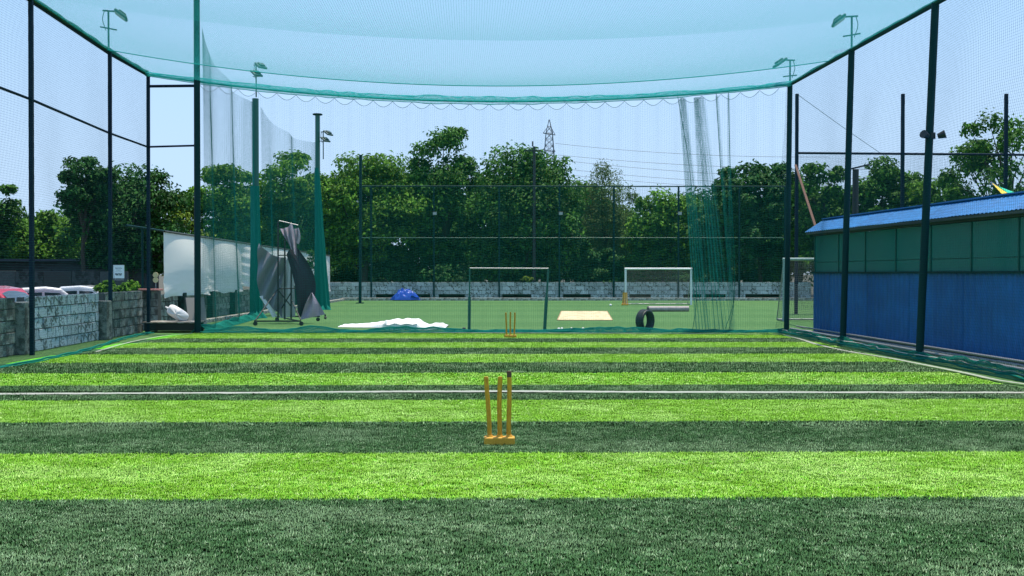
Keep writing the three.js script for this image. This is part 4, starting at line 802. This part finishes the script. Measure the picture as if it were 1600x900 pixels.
// ---------------------------------------------------------------- trees
const leafMats = {};
function leafMat(name, c) { return leafMats[name] || (leafMats[name] = new THREE.MeshPhysicalMaterial({ color: 0xffffff, vertexColors: true, roughness: 0.8, specularIntensity: 0.3, transmission: 0.30, thickness: 0, side: THREE.DoubleSide })); }
const bark = std(lin(0.075, 0.06, 0.045), 0.95, { map: grit });
const LEAF = leafMat('leaf');
function limb(pts, r0, r1, seg = 7) { const g = []; for (let i = 0; i + 1 < pts.length; i++) { const a = lerp(r0, r1, i / (pts.length - 1)), b = lerp(r0, r1, (i + 1) / (pts.length - 1)); g.push(bar(pts[i], pts[i + 1], a, b, seg)); } return g; }
function tree(name, label, cat, base, Ht, W, cb, o = {}, group) {
  const t = thing(name, label, cat, base, group);
  const tone = o.tone || [0.055, 0.125, 0.025], n = o.blobs || 46, ls = o.leaf || 0.30, dens = o.dens || 1, D = o.depth || W * 0.8, flat = o.flat || 0.55;
  const blobs = [], cy = (Ht + cb) / 2, hy = (Ht - cb) / 2, prof = o.prof || 0.5;
  for (let i = 0; i < n; i++) {
    let x, y, z, k = 0;
    do { x = rr(-1, 1); y = rr(-1, 1); z = rr(-1, 1); k++; } while ((x * x + z * z > Math.pow(Math.max(0.05, 1 - Math.pow(Math.abs(y), 2.2)), prof * 2) || x * x + y * y + z * z < 0.18) && k < 60);
    const r = (o.blobR || W * 0.135) * rr(0.6, 1.3);
    blobs.push([base.x + x * (W / 2 - r * 0.7), base.y + cy + y * (hy - r * 0.45), base.z + z * (D / 2 - r * 0.7), r, rr(0.75, 1.25)]);
  }
  const per = Math.round(o.leaves ? o.leaves / n : 290 * W * (Ht - cb) * dens / n * Math.pow(0.3 / ls, 1.6));
  const N = per * n, pos = new Float32Array(N * 12), nor = new Float32Array(N * 12), col = new Float32Array(N * 12), idx = new Uint32Array(N * 6);
  const nn = V(), a = V(), b = V(), c = V(); let q = 0;
  for (const [bx, by, bz, r, tn] of blobs) for (let i = 0; i < per; i++) {
    c.set(rr(-1, 1), rr(-0.55, 1), rr(-1, 1)); const L = c.length() || 1; c.multiplyScalar(Math.pow(rnd(), 0.38) * (0.8 + 0.45 * rnd()) / L);
    const px = bx + c.x * r * 1.15, py = by + c.y * r * flat * 1.5, pz = bz + c.z * r * 1.15;
    nn.set(c.x * 0.6 + rr(-0.7, 0.7), 0.55 + c.y * 0.5 + rr(-0.5, 0.5), c.z * 0.6 + rr(-0.7, 0.7)).normalize();
    a.set(rr(-1, 1), rr(-0.6, 0.3), rr(-1, 1)).cross(nn).normalize(); b.crossVectors(nn, a);
    const s = ls * rr(0.6, 1.35), w = s * (o.slim || 0.5), f = s * 0.12, v = q * 4;
    const put = (k, da, db, dn) => { const j = (v + k) * 3; pos[j] = px + a.x * da + b.x * db + nn.x * dn; pos[j + 1] = py + a.y * da + b.y * db + nn.y * dn; pos[j + 2] = pz + a.z * da + b.z * db + nn.z * dn; nor[j] = nn.x; nor[j + 1] = nn.y; nor[j + 2] = nn.z; };
    put(0, -s / 2, 0, -f); put(1, 0, -w / 2, f); put(2, s / 2, 0, -f); put(3, 0, w / 2, f);
    const m = tn * rr(0.65, 1.35), y = rnd() < 0.12 ? 1.5 : 1;
    for (let k = 0; k < 4; k++) { const j = (v + k) * 3; col[j] = tone[0] * m * y; col[j + 1] = tone[1] * m * (y > 1 ? 1.25 : 1); col[j + 2] = tone[2] * m; }
    idx.set([v, v + 1, v + 2, v, v + 2, v + 3], q * 6); q++;
  }
  const g = new THREE.BufferGeometry(); g.setAttribute('position', new THREE.BufferAttribute(pos, 3)); g.setAttribute('normal', new THREE.BufferAttribute(nor, 3)); g.setAttribute('color', new THREE.BufferAttribute(col, 3));
  g.setAttribute('uv', new THREE.BufferAttribute(new Float32Array(N * 8), 2)); g.setIndex(new THREE.BufferAttribute(idx, 1));
  const gs = [], r0 = o.trunk || W * 0.035, top = V(base.x + rr(-0.4, 0.4), base.y + cy + hy * 0.25, base.z);
  gs.push(...limb([base.clone(), V(base.x + rr(-0.2, 0.2), base.y + cb * 0.6 + 0.3, base.z + rr(-0.1, 0.1)), V(lerp(base.x, top.x, 0.6) + rr(-0.2, 0.2), base.y + lerp(cb, cy, 0.6), base.z), top], r0, r0 * 0.35, 9));
  const limbs = [];
  blobs.forEach(([x, y, z], i) => { if (i % (o.limbEvery || 3)) return; const h = rr(0.25, 0.7), s = V(lerp(base.x, top.x, h), lerp(base.y + cb * 0.5, top.y, h), base.z), e = V(x, y, z); if (e.y < s.y) s.y = Math.max(base.y + 0.3, e.y - 0.8); const m = s.clone().lerp(e, 0.5).add(V(rr(-0.3, 0.3), rr(-0.1, 0.4), rr(-0.3, 0.3))); limbs.push(...limb([s, m, e], r0 * 0.38, r0 * 0.08, 5)); });
  const tk = obj('trunk', gs, bark, t); if (limbs.length) obj('limbs', limbs, bark, tk);
  obj('crown', g, LEAF, t);
  return t;
}
// px range and top of the crown as surveyed, distance, then what it is like
const gy = -0.3;
function planted(name, label, x0, x1, ytop, ybot, z, o, group, cat = 'tree') {
  const s = z / 1500, X = ((x0 + x1) / 2 - 800) * s, W = (x1 - x0) * s * (o.wide || 1.22), top = EYE + (427 - ytop) * s - gy, bot = Math.max(0.2, EYE + (427 - ybot) * s - gy);
  return tree(name, label, cat, V(X, gy, -z), top, W, bot, o, group);
}
const G1 = [0.045, 0.15, 0.014], G2 = [0.085, 0.22, 0.012], G3 = [0.024, 0.105, 0.018], G4 = [0.13, 0.22, 0.018];
planted('tree', 'spreading dark tree with two shelving crowns beyond the car park', 90, 178, 238, 345, 47, { tone: G3, leaf: 0.22, blobs: 34, flat: 0.5 });
planted('tree', 'broad dark tree behind the notice board and corner post', 120, 285, 255, 440, 49, { tone: G3, leaf: 0.24, blobs: 70, trunk: 0.3 });
planted('tree', 'tree at the edge of the car park with leaves above the red car', -70, 24, 268, 430, 52, { tone: G1, leaf: 0.24 });
planted('tree', 'low bushy tree behind the dark low building', 5, 130, 318, 452, 58, { tone: G2, leaf: 0.26 });
planted('tree', 'yellowish bushy tree between the dark tree and the tall pole', 225, 325, 296, 440, 64, { tone: G4, leaf: 0.3 });
planted('tree', 'fresh green tree rising above the smooth white tarpaulin', 296, 408, 248, 420, 66, { tone: G2, leaf: 0.3, flat: 0.5 });
planted('tree', 'tiered light green tree behind the cloth draped stand', 395, 520, 234, 440, 68, { tone: G2, leaf: 0.3, flat: 0.4, blobs: 60 });
planted('tree', 'wide tiered tree with drooping bright tips by the lone post', 490, 655, 226, 440, 70, { tone: G2, leaf: 0.3, flat: 0.4, blobs: 70 });
planted('tree', 'tallest dark tree of the row behind the back wall', 630, 765, 203, 440, 72, { tone: G1, leaf: 0.32, blobs: 66 });
planted('tree', 'large dark tree below the pylon', 735, 905, 232, 445, 70, { tone: G1, leaf: 0.32, blobs: 74 });
planted('tree', 'wispy fine leaved tree with thin upright twigs', 896, 992, 256, 445, 76, { tone: [0.09, 0.16, 0.04], leaf: 0.2, slim: 0.3, flat: 0.9, dens: 0.55, blobs: 50 });
planted('tree', 'pale green tree behind the white football goal', 985, 1095, 288, 445, 72, { tone: G2, leaf: 0.32, flat: 0.8 });
planted('tree', 'glossy dark tree behind the drawn together net folds', 1085, 1180, 262, 445, 67, { tone: G3, leaf: 0.36, blobs: 44 });
planted('tree', 'tall dark big leaved tree by the corner of the shed fence', 1140, 1245, 240, 430, 68, { tone: G3, leaf: 0.36, blobs: 44 });
planted('tree', 'leafy tree behind the rusty slanting brace', 1238, 1330, 244, 420, 62, { tone: G1, leaf: 0.3 });
planted('tree', 'rounded tree above the middle of the blue roof', 1318, 1450, 242, 430, 64, { tone: G1, leaf: 0.3 });
planted('tree', 'low green tree between rounded tree and airy tree over the roof', 1410, 1500, 278, 420, 60, { tone: G2, leaf: 0.3 });
planted('tree', 'airy tree with loose sprays of leaves reaching above the blue roof', 1465, 1690, 178, 400, 48, { tone: G1, leaf: 0.24, dens: 0.42, blobs: 64, blobR: 0.62, limbEvery: 1, flat: 0.7, trunk: 0.16 });
// second row, seen through the gaps
[[330, 470, 300, 82], [440, 600, 275, 88], [570, 720, 268, 90], [690, 850, 270, 88], [820, 960, 282, 92], [930, 1060, 318, 94], [1030, 1190, 296, 90], [1170, 1330, 285, 86], [40, 240, 330, 72], [-60, 100, 335, 70]].forEach(([a, b, y, z], i) => planted('tree', 'shaded tree of the second row, seen through gaps in the front trees', a, b, y, 446, z, { tone: i % 2 ? G1 : G3, leaf: 0.42, dens: 1.0, wide: 1.25, blobs: 54 }, 'second row of trees'));
// undergrowth along the back wall
for (let i = 0; i < 24; i++) { const x = 505 + i * 31 + rr(-12, 12), w = rr(60, 100); planted('shrub', 'leafy shrub of the undergrowth close behind the low back wall', x - w / 2, x + w / 2, rr(350, 425), 456, rr(68, 78), { tone: pick([G1, G3, G3]), leaf: 0.28, blobs: 16, blobR: 0.6, trunk: 0.05, dens: 0.9, depth: 2.6 }, 'undergrowth behind the back wall', 'shrub'); }
planted('shrub', 'bright green shrub hanging over the bare wall by the corner post', 172, 232, 436, 470, 27.9, { tone: G2, leaf: 0.13, blobs: 12, blobR: 0.22, trunk: 0.025, depth: 0.5, leaves: 1900 }, null, 'shrub').position.x -= 0.35;
planted('shrub', 'leafy climber hanging over the far white tarpaulin', 476, 500, 385, 455, 44.9, { tone: G1, leaf: 0.14, blobs: 12, blobR: 0.25, trunk: 0.02, depth: 0.5, leaves: 500, limbEvery: 1 }, null, 'climber');
planted('shrub', 'small yellowish plant growing out of the top of the back wall', 816, 832, 432, 441, 61.1, { tone: G4, leaf: 0.16, blobs: 8, blobR: 0.16, trunk: 0.02, depth: 0.4, leaves: 260 }, null, 'plant');

// ---------------------------------------------------------------- pylon, wires, utility pole
{
  const Z = 300, c = P(858, 427, Z), p = thing('pylon', 'far lattice power pylon rising above the trees', 'pylon', V(c.x, gy, -Z));
  const H = 49.6, w = y => y > 45.5 ? lerp(1.0, 0.05, (y - 45.5) / (H - 45.5)) : lerp(4.4, 1.0, y / 45.5), m = std(lin(0.16, 0.17, 0.19), 0.6);
  const pt = (y, i) => V(c.x + (i & 1 ? 1 : -1) * w(y), y, -Z + (i & 2 ? 1 : -1) * w(y));
  const ys = [gy, 6, 12, 18, 23, 28, 32, 35, 37.5, 39.5, 41.5, 43.5, 45.5, 47.5, H];
  for (let i = 0; i < 4; i++) obj('leg', ys.slice(1).map((y, k) => bar(pt(ys[k], i), pt(y, i), 0.12, 0.12, 4)), m, p);
  const br = []; for (let k = 0; k + 1 < ys.length; k++) for (const [a, b] of [[0, 1], [1, 3], [3, 2], [2, 0]]) { br.push(bar(pt(ys[k], a), pt(ys[k + 1], b), 0.06, 0.06, 4), bar(pt(ys[k], b), pt(ys[k + 1], a), 0.06, 0.06, 4), bar(pt(ys[k], a), pt(ys[k], b), 0.06, 0.06, 4)); }
  obj('lattice', br, m, p);
  for (const y of [45.4, 40.2]) obj('cross_arm', [bar(V(c.x - 1.9, y, -Z), V(c.x + 1.9, y - 0.6, -Z), 0.16, 0.16, 5), bar(V(c.x - 1.9, y, -Z), V(c.x - 0.7, y + 1.6, -Z), 0.09, 0.09, 4), bar(V(c.x + 1.9, y - 0.6, -Z), V(c.x + 0.7, y + 1.6, -Z), 0.09, 0.09, 4)], m, p);
  const wm = std(lin(0.22, 0.24, 0.28), 0.7);
  [[868, 224, 1195, 243, 'topmost'], [872, 242, 1260, 262, 'second'], [874, 250, 1260, 276, 'third'], [874, 263, 1260, 288, 'fourth'], [878, 272, 1260, 296, 'lowest']].forEach(([a, b, d, e, k]) => {
    const A = P(a, b, Z), B = P(d + 100, e + (e - b) * 0.12, Z - 40), pts = []; for (let i = 0; i <= 20; i++) { const q = A.clone().lerp(B, i / 20); q.y += sag(i / 20, 1.2); pts.push(q); }
    tag(obj('power_line', tube(pts, 0.055, 40, 4), wm), k + ' of the thin power lines running off from the pylon', 'wire', 'power lines');
  });
  const u = P(833, 427, 69), q = thing('utility_pole', 'dark utility pole standing out of the tree tops left of pylon'.replace(' left of pylon', ' near the pylon'), 'pole', V(u.x, gy, -66));
  obj('shaft', bar(V(u.x, gy, -66), V(u.x, 10.4, -66), 0.14, 0.09), M.blackSteel, q); obj('insulator', bar(V(u.x - 0.1, 10.4, -66), V(u.x - 0.1, 10.75, -66), 0.05), M.blackSteel, q); obj('cross_arm', sqbar(V(u.x - 0.7, 10.1, -66), V(u.x + 0.5, 10.1, -66), 0.08), M.blackSteel, q);
}

renderer.render(scene, camera);
